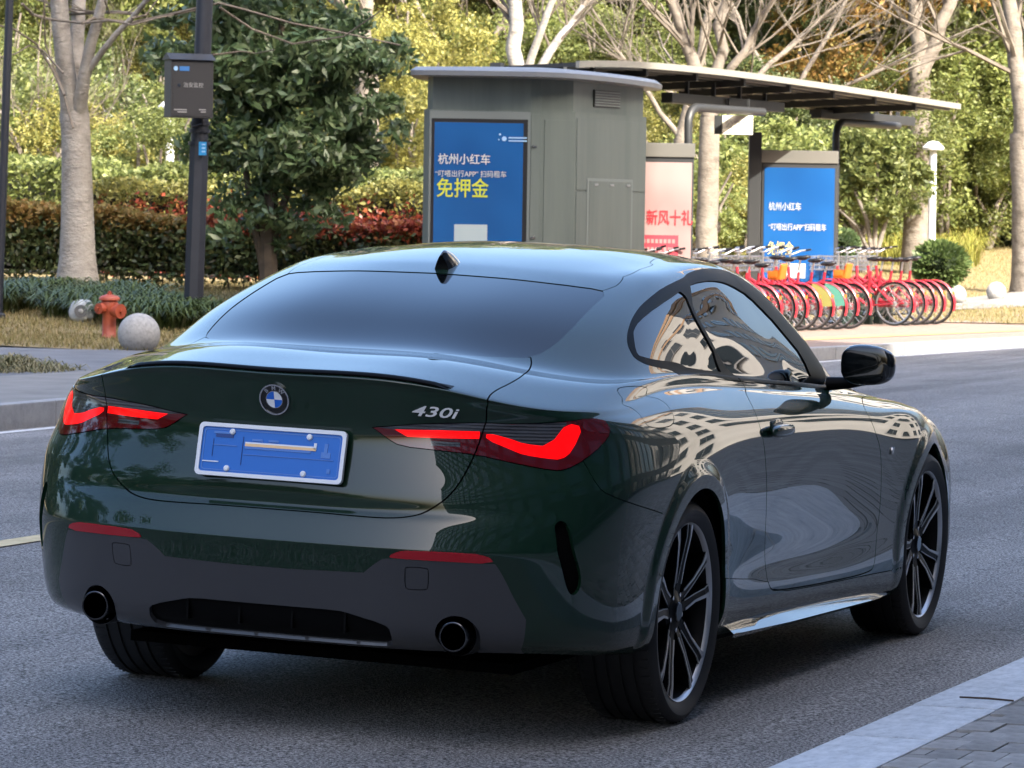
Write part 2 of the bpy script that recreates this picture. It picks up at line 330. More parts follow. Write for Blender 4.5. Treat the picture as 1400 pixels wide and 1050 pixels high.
TR = {
    'arch_r': [(10.488, 0.938), (10.504, 1.31), (10.514, 1.619), (10.519, 1.902), (10.519, 2.174), (10.514, 2.441), (10.504, 2.704), (10.488, 2.963), (10.468, 3.221), (10.443, 3.475), (10.412, 3.724), (10.377, 3.967), (10.337, 4.203), (10.292, 4.432), (10.243, 4.653), (10.189, 4.864), (10.131, 5.065), (10.069, 5.253), (10.002, 5.427), (9.932, 5.585), (9.859, 5.725), (9.782, 5.846), (9.702, 5.946), (9.619, 6.026), (9.534, 6.082), (9.447, 6.115), (9.358, 6.125), (9.268, 6.11), (9.178, 6.071), (9.087, 6.008), (8.997, 5.921), (8.907, 5.811), (8.819, 5.679), (8.732, 5.525), (8.648, 5.35), (8.566, 5.157), (8.488, 4.948), (8.414, 4.725), (8.344, 4.492), (8.28, 4.252), (8.221, 4.008), (8.168, 3.759), (8.121, 3.505), (8.08, 3.245), (8.045, 2.978), (8.016, 2.705), (7.994, 2.428), (7.978, 2.151), (7.969, 1.874), (7.968, 1.592), (7.974, 1.284), (7.988, 0.898), (8.008, 0.232)],
    'arch_f': [(18.473, 1.394), (18.495, 1.639), (18.509, 1.875), (18.514, 2.115), (18.511, 2.362), (18.499, 2.615), (18.478, 2.869), (18.45, 3.12), (18.416, 3.366), (18.375, 3.608), (18.329, 3.846), (18.278, 4.08), (18.223, 4.31), (18.164, 4.538), (18.101, 4.763), (18.035, 4.985), (17.967, 5.204), (17.897, 5.417), (17.827, 5.621), (17.755, 5.81), (17.683, 5.982), (17.612, 6.134), (17.54, 6.261), (17.468, 6.363), (17.397, 6.435), (17.326, 6.478), (17.256, 6.49), (17.186, 6.473), (17.117, 6.426), (17.049, 6.352), (16.98, 6.252), (16.913, 6.13), (16.847, 5.987), (16.783, 5.829), (16.72, 5.656), (16.66, 5.471), (16.603, 5.275), (16.548, 5.07), (16.497, 4.857), (16.45, 4.636), (16.406, 4.409), (16.367, 4.177), (16.332, 3.943), (16.302, 3.706), (16.277, 3.467), (16.256, 3.225), (16.241, 2.979), (16.23, 2.729), (16.225, 2.477), (16.225, 2.223), (16.231, 1.969), (16.241, 1.713), (16.256, 1.447)],
    'exhaust': [(3.598, 0.286), (3.597, 0.51), (3.595, 0.719), (3.593, 0.903), (3.587, 1.063), (3.576, 1.204), (3.557, 1.329), (3.529, 1.438), (3.491, 1.534), (3.444, 1.616), (3.389, 1.683), (3.328, 1.736), (3.263, 1.774), (3.194, 1.797), (3.125, 1.806), (3.058, 1.8), (2.993, 1.779), (2.934, 1.743), (2.882, 1.693), (2.838, 1.629), (2.805, 1.55), (2.782, 1.456), (2.771, 1.348), (2.774, 1.225), (2.791, 1.084), (2.825, 0.924), (2.878, 0.741), (2.95, 0.534), (3.041, 0.31)],
    'trunk': [(3.61, 16.194), (3.763, 15.89), (3.989, 14.846), (3.977, 14.277), (3.871, 13.608), (3.946, 12.634), (3.655, 10.237), (3.557, 9.911), (3.293, 8.515), (3.077, 7.624), (2.88, 7.039), (2.588, 6.372), (2.319, 5.531), (1.989, 5.215), (1.361, 5.228), (0.897, 5.29)],
    'lamp_top': [(1.585, 9.654), (1.986, 9.788), (2.423, 9.951), (3.582, 10.111), (4.118, 10.014), (5.387, 10.209), (6.144, 10.815), (6.478, 10.597), (6.494, 9.797), (6.467, 9.334), (6.081, 8.739), (5.53, 8.174), (5.123, 7.85), (4.827, 7.818), (3.983, 8.188), (3.306, 8.53), (2.672, 8.675), (2.035, 8.807), (1.839, 9.114), (1.641, 9.59)],
    'led_in': [(1.975, 9.604), (2.712, 9.639), (3.442, 9.586), (3.401, 9.22), (2.689, 9.236), (2.164, 9.262)],
    'led_out': [(3.561, 9.528), (4.028, 9.172), (4.234, 8.964), (4.763, 8.81), (5.355, 10.06), (5.698, 9.757), (5.287, 8.588), (5.006, 8.246), (4.655, 8.328), (4.209, 8.499), (3.999, 8.688), (3.521, 9.184)],
    'reflector': [(2.031, 2.993), (2.209, 3.301), (2.384, 3.513), (3.368, 3.632), (3.744, 3.387), (3.854, 3.026), (2.863, 2.977), (2.146, 2.962)],
    'valance': [(0.509, 2.524), (1.64, 2.559), (1.949, 2.911), (2.076, 2.94), (2.863, 2.965), (3.868, 3.015), (4.179, 2.303), (4.456, 1.752), (4.428, 1.25), (4.581, 0.0)],
    'diffuser': [(0.481, 1.782), (1.215, 1.783), (1.421, 1.719), (1.938, 1.504), (2.052, 1.306), (2.056, 0.922), (1.63, 0.903), (0.425, 0.85)],
    'slot': [(4.917, 5.304), (5.146, 5.562), (5.422, 4.501), (5.666, 3.287), (5.748, 2.749), (5.596, 2.385), (5.361, 2.427), (5.205, 3.335), (5.02, 4.638)],
    'qseam': [(5.53, 8.174), (5.873, 7.03), (6.198, 6.635), (7.251, 5.931), (8.046, 5.412)],
    'fuel': [(6.863, 14.266), (6.792, 14.609), (7.605, 14.489), (8.415, 13.841), (8.928, 11.54), (8.893, 10.052), (8.859, 9.523), (8.729, 9.172), (8.425, 9.124), (7.969, 9.298), (7.844, 9.682), (7.924, 11.222), (7.644, 13.379)],
    'door_r': [(11.785, 14.633), (11.458, 11.506), (11.334, 9.07), (11.451, 7.813), (11.552, 6.635), (11.762, 4.819), (11.942, 2.528), (12.028, 2.126), (12.207, 2.002)],
    'door_b': [(12.207, 2.002), (13.576, 1.9), (15.196, 1.842)],
    'door_f': [(15.196, 1.842), (15.328, 2.152), (15.361, 2.931), (15.412, 4.214), (15.301, 5.723), (15.196, 6.786), (15.021, 7.638), (14.754, 9.936), (16.109, 13.978), (19.532, 15.737)],
    'dlo': [(6.116, 16.728), (5.957, 16.925), (5.888, 17.199), (5.95, 17.649), (6.268, 18.151), (7.261, 18.72), (9.825, 18.984), (13.259, 19.071), (16.982, 19.071), (18.248, 18.881), (18.724, 18.629), (19.23, 18.322), (19.232, 17.411), (19.511, 16.829), (19.57, 16.188), (14.732, 13.662), (13.485, 13.803), (12.705, 14.173), (10.809, 14.353), (8.402, 15.859), (6.515, 16.433)],
    'quarter_glass': [(6.155, 17.054), (6.102, 17.213), (6.266, 17.557), (6.925, 18.042), (8.098, 18.476), (12.11, 16.025), (9.81, 15.954), (6.606, 16.536), (6.379, 16.685)],
    'door_glass': [(8.458, 18.498), (11.435, 18.617), (13.79, 18.583), (15.269, 18.508), (17.457, 18.262), (18.129, 17.823), (18.347, 17.25), (18.583, 16.749), (18.389, 15.988), (13.528, 14.873), (12.304, 16.026)],
    'rear_glass': [(0.043, 18.773), (1.999, 18.706), (4.059, 18.657), (4.851, 18.487), (4.458, 17.766), (4.146, 16.96), (3.831, 16.429), (3.584, 16.213), (3.23, 16.081), (1.427, 15.561), (0.244, 15.592)],
    'roof': [(4.844, 18.517), (5.854, 19.585), (10.724, 20.251), (16.07, 20.405)],
    'skirt': [(10.315, 2.799), (11.941, 2.502), (12.209, 1.949), (13.579, 1.844), (15.2, 1.786), (15.889, 1.732)],
    'hood': [(17.055, 14.511), (16.69, 13.373), (16.868, 11.165), (17.112, 8.446)],
    'lamp_smoke': [(1.681, 9.67), (1.985, 9.781), (2.422, 9.94), (3.579, 10.088), (4.114, 9.989), (5.36, 10.169), (5.324, 9.996), (4.763, 8.81), (4.234, 8.964), (4.028, 9.172), (3.561, 9.528), (2.712, 9.639), (1.975, 9.604)],
    'lamp_mark': [(2.546, 9.087), (3.048, 9.044), (3.041, 8.847), (2.541, 8.887)],
    'tow': [(2.317, 2.75), (2.651, 2.76), (2.686, 2.705), (2.671, 2.363), (2.627, 2.311), (2.34, 2.298), (2.294, 2.349), (2.298, 2.682)],
}
# ---------------------------------------------------------------- car materials
PAINT = pbsdf('green_car_paint', (.004, .019, .0095), .5, 0, coat=1, coat_r=.004, spec=.08)
VAL = pbsdf('dark_grey_satin_paint', (.040, .041, .046), .45, 0, coat=.8, coat_r=.03, spec=.2)
GLOSSBLACK = pbsdf('gloss_black', (.004, .004, .005), .08, coat=.6)
MATBLACK = pbsdf('matt_black_plastic', (.008, .008, .009), .5, spec=.25)
TRIM = pbsdf('satin_black_trim', (.003, .003, .0033), .45, spec=.06)
INNER = pbsdf('black_inner', (.002, .002, .002), .9, spec=.05)
GLASS = pbsdf('tinted_glass', (.002, .003, .0035), .006, ior=1.6)
REARGLASS = pbsdf('rear_glass', (.002, .003, .005), .01, ior=1.47)
LAMPRED = pbsdf('dark_red_lens', (.085, .0012, .004), .06, coat=.8)
SMOKE = pbsdf('smoked_lens', (.02, .02, .025), .1, coat=1)
LED = pbsdf('lit_led', (.3, .0, .0), .2, coat=.3, emis=(1, .0008, .002), es=.28)
REFLECTOR = pbsdf('red_reflector', (.34, .002, .010), .2, coat=.6)
CHROME = pbsdf('chrome', (.70, .70, .72), .2, 1)
SILVER = pbsdf('machined_silver', (.50, .51, .53), .38, 1)
RIMBLACK = pbsdf('black_rim', (.004, .004, .005), .4, spec=.12)
RUBBER = pbsdf('tyre_rubber', (.012, .012, .013), .65)
PLATEBLUE = pbsdf('plate_blue', (.0, .13, .52), .35)
PLATEWHITE = pbsdf('plate_white', (.75, .77, .8), .35)
PLATELIGHT = pbsdf('plate_pale_blue', (.07, .20, .55), .35)
PLATEGOLD = pbsdf('plate_warm_streak', (.85, .55, .28), .3)  # warm streak among the smeared plate marks
PLATEDARK = pbsdf('plate_dark_blue', (.0, .035, .20), .35)
BADGEBLUE = pbsdf('badge_blue', (.01, .12, .55), .25, coat=1)
BADGEWHITE = pbsdf('badge_white', (.75, .76, .78), .25, coat=1)
DISC = pbsdf('brake_disc', (.18, .18, .19), .4, .9)
bs(PAINT).inputs['Coat IOR'].default_value = 1.5
nt = SMOKE.node_tree                                  # fine ribs inside the smoked lens
tc = node(nt, 'ShaderNodeTexCoord'); wv = node(nt, 'ShaderNodeTexWave', Scale=34., Distortion=.6); wv.bands_direction = 'Z'
rp = node(nt, 'ShaderNodeValToRGB'); rp.color_ramp.elements[0].color = (.018, .018, .021, 1); rp.color_ramp.elements[1].color = (.075, .075, .08, 1)
nt.links.new(tc.outputs['Object'], wv.inputs['Vector']); nt.links.new(wv.outputs['Fac'], rp.inputs[0]); nt.links.new(rp.outputs[0], bs(SMOKE).inputs['Base Color'])
# ---------------------------------------------------------------- the car
CAR_TILT = .0317065
CAR = empty('car'); CAR.rotation_euler = (CAR_TILT, 0, 0)
tag(CAR, 'glossy dark green two-door coupe with blue number plate standing on the road', 'car')
def dense(L, closed=False, step=.08):
    L = [np.array(p, float) for p in L]
    if closed: L = L + [L[0]]
    out = []
    for a, b in zip(L[:-1], L[1:]):
        n = max(1, int(np.ceil(np.hypot(*(b - a)) / step)))
        out += [a + (b - a) * i / n for i in range(n)]
    if not closed: out.append(L[-1])
    return np.array(out)
def smooth_line(L, closed=False, it=2):
    """Chaikin corner cutting keeps traced outlines soft"""
    L = np.array(L, float)
    for _ in range(it):
        A = L if closed else L[:-1]; B = np.roll(L, -1, 0) if closed else L[1:]
        Q = np.empty((2 * len(A), 2)); Q[0::2] = .75 * A + .25 * B; Q[1::2] = .25 * A + .75 * B
        L = Q if closed else np.vstack([L[:1], Q[1:-1], L[-1:]])
    return L
def inpoly(P, poly):
    x, y = P[:, 0], P[:, 1]; r_ = np.zeros(len(P), bool); q = np.asarray(poly); n = len(q)
    for i in range(n):
        x1, y1 = q[i]; x2, y2 = q[(i + 1) % n]
        if y1 == y2: continue
        c = ((y1 > y) != (y2 > y)) & (x < (x2 - x1) * (y - y1) / (y2 - y1) + x1); r_ ^= c
    return r_
def off_line(L, d):
    """parallel of a surface line, d metres to its side"""
    L = np.asarray(L); t = np.gradient(L, axis=0); e = 1e-3
    Su = (S(L[:, 0] + e, L[:, 1]) - S(L[:, 0] - e, L[:, 1])) / (2 * e); Sv = (S(L[:, 0], L[:, 1] + e) - S(L[:, 0], L[:, 1] - e)) / (2 * e)
    T = Su * t[:, :1] + Sv * t[:, 1:]; n = SN(L[:, 0], L[:, 1]); B = np.cross(n, T); B /= np.maximum(np.linalg.norm(B, axis=1), 1e-9)[:, None]
    out = []
    for a, b, c, p in zip(Su, Sv, B, L):
        s_ = np.linalg.lstsq(np.stack([a, b], 1), c * d, rcond=1e-4)[0]; out.append(p + np.clip(s_, -.15, .15))
    return np.array(out)
def ctr(v0, v1): return [(0., v0), (0., v1)]
T_ = TR
trunk_line = smooth_line([(0., T_['rear_glass'][-1][1])] + list(T_['rear_glass'][::-1][1:4]) + T_['trunk'] + [(0., T_['trunk'][-1][1])])
k_tr = trunk_line
trunk_poly = list(map(tuple, trunk_line))
glass_line = smooth_line([(0., T_['rear_glass'][0][1])] + T_['rear_glass'][1:] + [(0., T_['rear_glass'][-1][1])], it=1)
lamp_line = smooth_line(T_['lamp_top'], True, 1)
val_line = np.array([(0., T_['valance'][0][1])] + T_['valance'][:-2] + [(T_['valance'][-2][0], .6), (T_['valance'][-1][0], -.01)])
val_line[:, 1] = np.maximum(val_line[:, 1], 0)
dif_line = smooth_line([(0., T_['diffuser'][0][1])] + T_['diffuser'][:5] + [(T_['diffuser'][5][0], .35), (T_['diffuser'][6][0], .3), (0., .3)], it=1)
dlo_line = smooth_line(T_['dlo'], True, 2)
qg_line = smooth_line(T_['quarter_glass'], True, 1); dg_line = smooth_line(T_['door_glass'], True, 1)
slot_line = smooth_line(T_['slot'], True, 2); fuel_line = smooth_line(T_['fuel'], True, 2); refl_line = smooth_line(T_['reflector'], True, 1); tow_line = smooth_line(T_['tow'], True, 1)
door_line = smooth_line(T_['door_r'] + T_['door_b'][1:] + T_['door_f'][1:], it=2)
door_poly = list(map(tuple, door_line)) + [(T_['door_f'][-1][0] - 1.2, T_['door_f'][-1][1] + .5), (T_['door_r'][0][0] + .6, T_['door_r'][0][1] + .6)]
roof_line = smooth_line([(0., T_['rear_glass'][0][1])] + T_['rear_glass'][1:4] + T_['roof'][1:] + [(17.5, 20.6), (19.5, 20.2), (21, 19.6), (24, 19.3)], it=1)
roof_poly = list(map(tuple, roof_line)) + [(24, 23.5), (0, 23.5)]
qs = smooth_line(T_['qseam'], it=1)
bump_poly = [(-.1, -1), (-.1, 11), (2, 10.5), T_['lamp_top'][15]] + T_['lamp_top'][14:11:-1] + list(map(tuple, qs)) + [(qs[-1][0] + .5, qs[-1][1] - .2), (9.2, 3), (9.2, -1)]
skirt_line = smooth_line(T_['skirt'], it=1)
skirt_line = np.vstack([[(skirt_line[0][0] - .35, skirt_line[0][1])], skirt_line, [(skirt_line[-1][0] + .5, skirt_line[-1][1])]])
skirt_poly = list(map(tuple, skirt_line)) + [(skirt_line[-1][0], -1), (skirt_line[0][0], -1)]
wind_line = smooth_line([(24, 16.15), (21.5, 16.15), (19.8, 16.3), (19.2, 16.8), (19.4, 18.2), (19.9, 19.0), (21, 19.25), (24, 19.2)], it=2)
hood_line = np.array([(24, 11.2), (21.5, 11.6), (19.6, 12.6), (18.0, 12.9), (17.3, 13.6), (17.4, 15.2), (18.6, 15.9), (20.5, 16.0), (24, 16.0)])
fb_line = np.array([(24, 10.2), (21, 9.8), (19.6, 8.6), (18.6, 5.4), (18.2, 3.)])
head_line = smooth_line([(20.0, 8.3), (22.2, 8.3), (22.4, 9.8), (20.2, 10.4), (19.4, 9.9)], True, 1)
gril_line = smooth_line([(23.1, 3.2), (23.9, 3.2), (23.9, 9.4), (23.0, 9.4), (22.8, 6)], True, 1)
arch_lines = [np.array(T_['arch_r']), np.array(T_['arch_f'])]
exh_line = np.array(T_['exhaust'])
arch_polys = [list(map(tuple, a)) + [(a[-1][0], -1), (a[0][0], -1)] for a in arch_lines]
exh_poly = list(map(tuple, exh_line)) + [(exh_line[-1][0], -1), (exh_line[0][0], -1)]
GAPS = [(trunk_line[8:], .0022), (qs, .0015), (np.vstack([fuel_line, fuel_line[:1]]), .0014), (door_line, .0022), (hood_line[2:-2], .002), (roof_line[5:-6], .0013), (fb_line, .0015), (np.vstack([tow_line, tow_line[:1]]), .0012), (skirt_line[1:-1], .0012), (np.vstack([lamp_line, lamp_line[:1]]), .0012)]
# --- one constrained triangulation of the whole half
class Tri:
    def __init__(s): s.p = []; s.e = []
    def line(s, L, closed=False, step=.1):
        D = dense(L, closed, step); D[:, 0] = np.clip(D[:, 0], 0, NS - 1); D[:, 1] = np.clip(D[:, 1], 0, NV - 1)
        o = len(s.p); s.p += [tuple(q) for q in D]
        n = len(D); s.e += [(o + i, o + i + 1) for i in range(n - 1)] + ([(o + n - 1, o)] if closed else [])
tri = Tri()
tri.line([(0, 0), (NS - 1, 0), (NS - 1, NV - 1), (0, NV - 1)], True, .25)
for L, c in ((glass_line, 0), (lamp_line, 1), (val_line, 0), (dif_line, 0), (dlo_line, 1), (qg_line, 1), (dg_line, 1), (slot_line, 1), (refl_line, 1), (T_['led_in'], 1), (smooth_line(T_['led_out'], True, 1), 1), (T_['lamp_smoke'], 1), (T_['lamp_mark'], 1), (wind_line, 0), (head_line, 1), (gril_line, 1), (exh_line, 0), (arch_lines[0], 0), (arch_lines[1], 0)):
    tri.line(L, bool(c))
GP = []
for L, hw in GAPS:
    D = dense(L, False, .1)
    for sgn in (-1, 1):
        O = off_line(D, sgn * hw); tri.line(O, False, 9)
    GP.append((S(D[:, 0], D[:, 1]), hw))
gu, gv = np.meshgrid(np.concatenate([np.linspace(.06, 7, 80), np.linspace(7.03, 12, 120), np.linspace(12.1, 17.3, 80), np.linspace(17.4, 23.9, 50)]), np.concatenate([np.linspace(.07, 13.5, 150), np.linspace(13.6, NV - 1.04, 75)])); jit = RNG.random((gu.size, 2)) * .004
tri.p += [tuple(q) for q in np.column_stack([gu.ravel(), gv.ravel()]) + jit]
vo, eo, fo, *_ = delaunay_2d_cdt([Vector(p) for p in tri.p], tri.e, [], 0, 1e-5)
UV = np.array([(p.x, p.y) for p in vo]); UV = np.clip(UV, 0, [NS - 1, NV - 1]); TF = np.array([f_ for f_ in fo if len(f_) == 3])
POS = S(UV[:, 0], UV[:, 1]); NOR = SN(UV[:, 0], UV[:, 1])
CEN = UV[TF].mean(1); C3 = S(CEN[:, 0], CEN[:, 1])
lab = np.full(len(TF), 'body_side', dtype=object)
def put(name, poly, mask=None):
    m = inpoly(CEN, poly)
    if mask is not None: m &= mask
    lab[m] = name
put('front_bumper', [(18.2, -1), (18.2, 3), (18.6, 5.4), (19.6, 8.6), (21, 9.8), (24.5, 10.2), (24.5, -1)])
front = (CEN[:, 0] > 14.2) & (lab == 'body_side') & (CEN[:, 1] < 14.5) & (C3[:, 0] > 1.7)
lab[front] = 'front_fender'
put('rear_bumper', bump_poly)
put('hood', list(map(tuple, hood_line)))
put('roof_panel', roof_poly)
put('windshield', list(map(tuple, wind_line)))
put('door', door_poly)
put('side_skirt', skirt_poly, (C3[:, 0] > .2) & (C3[:, 0] < 2.7))
put('trunk_lid', trunk_poly)
put('rear_window', list(map(tuple, glass_line)))
put('fuel_flap', list(map(tuple, fuel_line)))
put('window_trim', list(map(tuple, dlo_line)))
put('quarter_window', list(map(tuple, qg_line))); put('door_window', list(map(tuple, dg_line)))
put('rear_valance', list(map(tuple, val_line)) + [(0, -1)] if False else [(-.1, -1), (-.1, val_line[0][1])] + list(map(tuple, val_line[1:])) + [(val_line[-1][0], -1)])
put('diffuser', list(map(tuple, dif_line)))
put('tow_cover', list(map(tuple, tow_line))); put('air_slot', list(map(tuple, slot_line)))
intr = inpoly(CEN, trunk_poly)
inlamp = inpoly(CEN, lamp_line)
lab[inlamp] = np.where(intr[inlamp], 'lamp_inner', 'lamp_outer')
put('lamp_smoke_inner', T_['lamp_smoke'], inlamp & intr); put('lamp_smoke_outer', T_['lamp_smoke'], inlamp & ~intr)
put('lamp_mark', T_['lamp_mark']); put('led_inner', T_['led_in']); put('led_outer', smooth_line(T_['led_out'], True, 1))
put('reflector', refl_line); put('headlamp', head_line); put('grille', gril_line)
for a in arch_polys: put('', a, C3[:, 1] > .55)
put('', exh_poly)
for G, hw in GP:                                       # the real gaps between panels
    A, B = G[:-1], G[1:]
    lo, hi = G.min(0) - .02, G.max(0) + .02
    idx = np.where(((C3 > lo) & (C3 < hi)).all(1))[0]
    if not len(idx): continue
    Pq = C3[idx]; dmin = np.full(len(idx), 9.)
    for a, b in zip(A, B):
        ab = b - a; t = np.clip(((Pq - a) @ ab) / max(ab @ ab, 1e-12), 0, 1); dmin = np.minimum(dmin, np.linalg.norm(Pq - a - t[:, None] * ab, axis=1))
    lab[idx[dmin < hw * .97]] = ''
def panel(key, name, mat, parent, sides, off=0, depth=.012, flange=True):
    """build one panel from its triangles; sides: (-1,) right, (1,) left, (-1, 1) both halves in one mesh"""
    T = TF[lab == key]
    if not len(T): return None
    ids, inv_ = np.unique(T, return_inverse=True); T = inv_.reshape(-1, 3)
    P = POS[ids] + NOR[ids] * off; N = NOR[ids]; uv_ = UV[ids]
    E = np.concatenate([T[:, [0, 1]], T[:, [1, 2]], T[:, [2, 0]]]); Es = np.sort(E, 1)
    _, fi, cnt = np.unique(Es, axis=0, return_index=True, return_counts=True)
    be = E[fi[cnt == 1]]
    on_c = lambda c, val: np.abs(uv_[be[:, 0], c] - val) + np.abs(uv_[be[:, 1], c] - val) < 1e-4
    be = be[~(on_c(0, 0) | on_c(0, NS - 1) | on_c(1, NV - 1))]
    V = [P]; NN = [N]; F = [T]
    if flange and len(be):
        o = len(P); a, b = P[be[:, 0]], P[be[:, 1]]; na, nb = N[be[:, 0]], N[be[:, 1]]
        side = np.cross(b - a, na); side /= np.maximum(np.linalg.norm(side, axis=1), 1e-9)[:, None]
        n = len(be); V += [a, b, a - na * depth, b - nb * depth]; NN += [side] * 4
        i = np.arange(n) + o; F += [np.column_stack([i, i + 2 * n, i + n]), np.column_stack([i + n, i + 2 * n, i + 3 * n])]
    V = np.vstack(V); NN = np.vstack(NN); F = np.vstack(F)
    AV, AN, AF = [], [], []; o = 0
    for sg in sides:
        m = np.array([1, sg, 1.]); AV.append(V * m); AN.append(NN * m); AF.append((F if sg > 0 else F[:, ::-1]) + o); o += len(V)
    AV, AN, AF = np.vstack(AV), np.vstack(AN), np.vstack(AF)
    # winding must agree with the wanted normals
    fn = np.cross(AV[AF[:, 1]] - AV[AF[:, 0]], AV[AF[:, 2]] - AV[AF[:, 0]]); flip = (fn * AN[AF[:, 0]]).sum(1) < 0
    AF[flip] = AF[flip][:, ::-1]
    ob = mesh_np(name, AV, AF, mat, parent, smooth=True)
    me = ob.data
    if len(me.vertices) == len(AN): me.normals_split_custom_set_from_vertices([tuple(x) for x in AN])
    return ob
R_, L_, B_ = (-1,), (1,), (-1, 1)
SUR = {}
panel('roof_panel', 'roof_panel', PAINT, CAR, B_)
panel('rear_window', 'rear_window', REARGLASS, CAR, B_, off=-.002)
panel('windshield', 'windshield', GLASS, CAR, B_, off=-.002)
TRUNK = panel('trunk_lid', 'trunk_lid', PAINT, CAR, B_)
panel('hood', 'hood', PAINT, CAR, B_)
RBUMP = panel('rear_bumper', 'rear_bumper', PAINT, CAR, B_)
VALO = panel('rear_valance', 'rear_valance', VAL, CAR, B_, off=.001, depth=.016)
panel('diffuser', 'diffuser', TRIM, VALO, B_, off=-.012, flange=False)
FBUMP = panel('front_bumper', 'front_bumper', PAINT, CAR, B_)
panel('grille', 'grille', MATBLACK, FBUMP, B_, off=-.02)
for sd_, nm in ((R_, 'right'), (L_, 'left')):
    q_ = panel('body_side', 'side_panel', PAINT, CAR, sd_)
    panel('fuel_flap', 'fuel_flap', PAINT, q_, sd_) if nm == 'right' else panel('fuel_flap', 'flap_skin', PAINT, q_, sd_)
    d_ = panel('door', 'door', PAINT, CAR, sd_); SUR['door' + nm] = d_
    panel('door_window', 'door_window', GLASS, d_, sd_, off=-.003, flange=False)
    panel('quarter_window', 'quarter_window', GLASS, q_, sd_, off=-.003, flange=False)
    panel('window_trim', 'window_trim', TRIM, q_, sd_, off=.001, depth=.006)
    panel('front_fender', 'front_fender', PAINT, CAR, sd_)
    panel('side_skirt', 'side_skirt', PAINT, CAR, sd_, off=.002)
    panel('reflector', 'reflector', REFLECTOR, RBUMP, sd_, off=.003)
    panel('air_slot', 'air_slot', MATBLACK, RBUMP, sd_, off=-.022, flange=False)
    if nm == 'right': panel('tow_cover', 'tow_cover', VAL, VALO, sd_, off=.001)
    else: panel('tow_cover', 'valance_skin', VAL, VALO, sd_, off=.001)
    lo = panel('lamp_outer', 'tail_lamp', LAMPRED, CAR, sd_, off=.002)
    panel('lamp_smoke_outer', 'smoked_lens', SMOKE, lo, sd_, off=.002, flange=False); panel('led_outer', 'led_strip', LED, lo, sd_, off=.0025, flange=False)
    li = panel('lamp_inner', 'trunk_lamp', LAMPRED, CAR, sd_, off=.002)
    panel('lamp_smoke_inner', 'smoked_lens', SMOKE, li, sd_, off=.002, flange=False); panel('led_inner', 'led_strip', LED, li, sd_, off=.0025, flange=False); panel('lamp_mark', 'lamp_marking', SMOKE, li, sd_, off=.0025, flange=False)
    panel('headlamp', 'headlamp', GLASS, CAR, sd_, off=.002)
def surf(u, v, sg=-1, off=0):
    p = S(u, v)[0] + SN(u, v)[0] * off; n = SN(u, v)[0]
    return Vector((p[0], sg * p[1], p[2])), Vector((n[0], sg * n[1], n[2]))
# --- floor, wheel wells, and a black shell added to darken the panel gaps
uu, vv = np.linspace(0, NS - 1, 70), np.linspace(0, NV - 1, 60)
GU, GV = np.meshgrid(uu, vv); GPt = S(GU.ravel(), GV.ravel()) - SN(GU.ravel(), GV.ravel()) * .016; G3 = GPt.copy()
ix = np.arange(GU.size).reshape(GU.shape); Q = np.stack([ix[:-1, :-1], ix[:-1, 1:], ix[1:, 1:], ix[1:, :-1]], -1).reshape(-1, 4)
cq = G3[Q].mean(1)
hole = np.zeros(len(Q), bool)
for cx in (0, 2.851): hole |= (np.hypot(cq[:, 0] - cx, cq[:, 2] - .335) < .44) & (cq[:, 1] > .6) & (cq[:, 2] < .8)
hole |= (np.hypot(cq[:, 1] - .548, cq[:, 2] - .33) < .10) & (cq[:, 0] < -.5)
hole |= (cq[:, 0] < -.85) & (cq[:, 2] < .42)
Q = Q[~hole]
mesh_np('inner_shell', np.vstack([GPt * [1, -1, 1], GPt]), np.vstack([Q, Q[:, ::-1] + len(GPt)]), INNER, CAR)
m = MB(); m.box((1.3, 0, .20), (3.9, 1.20, .03)); m.box((1.42, 0, .20), (1.9, 1.62, .034)); m.box((-.62, 0, .31), (.60, 1.0, .05)); m.box((3.1, 0, .2), (.7, 1.2, .03))
m.box((-.55, 0, .60), (.02, 1.60, .5)); m.box((.45, 0, .45), (.02, 1.72, .5)); m.box((2.4, 0, .45), (.02, 1.72, .5)); m.box((3.3, 0, .5), (.02, 1.5, .5))
m.box((-.90, 0, .37), (.02, .86, .12))
m.build('underbody', INNER, CAR)
for cx in (0, 2.851):
    for sg in (-1, 1):
        m = MB(); pr = []
        V = []; F = []
        n = 24
        for j, y in enumerate((.885 if cx == 0 else .85, .5)):
            for k in range(n + 1):
                t = math.radians(-4 + 188 * k / n); V.append((cx + .385 * math.cos(t), sg * y, .335 + .385 * math.sin(t)))
        F = [(k, k + 1, n + 2 + k, n + 1 + k) for k in range(n)]
        m.add(V, F); m.box((cx, sg * .5, .55), (.76, .02, .44)); m.build('wheel_well', INNER, CAR)
# --- wheels
def tyre_mesh(w):
    R0 = .3315; h = w / 2
    prof = [(.264, -h + .018), (.285, -h + .004), (.305, -h), (.318, -h + .006), (.3265, -h + .018), (.3295, -h + .030)]
    gro = [-.062, -.022, .022, .062]; prof2 = []
    for g in gro: prof2 += [(.331, g - .0055), (.3245, g - .0045), (.3245, g + .0045), (.331, g + .0055)]
    prof = prof + [(.3308, -h + .04)] + prof2 + [(.3308, h - .04)] + [(r_, -y) for r_, y in prof[::-1]]
    m = MB(); m.lathe(prof, 96, axis='Y', cap=False)
    N = 96                                               # shoulder sipes
    for sg in (-1, 1):
        for k in range(72):
            t = 2 * math.pi * k / 72; c, s_ = math.cos(t), math.sin(t); rr = .3268
            M = Matrix((( -s_, 0, c), (0, 1, 0), (c, 0, s_))).transposed()
            m.box((rr * c, sg * (h - .036), rr * s_), (.0035, .03, .011), Matrix(((-s_, 0, c), (0, 1, 0), (c, 0, s_))))
    me = m
    return m
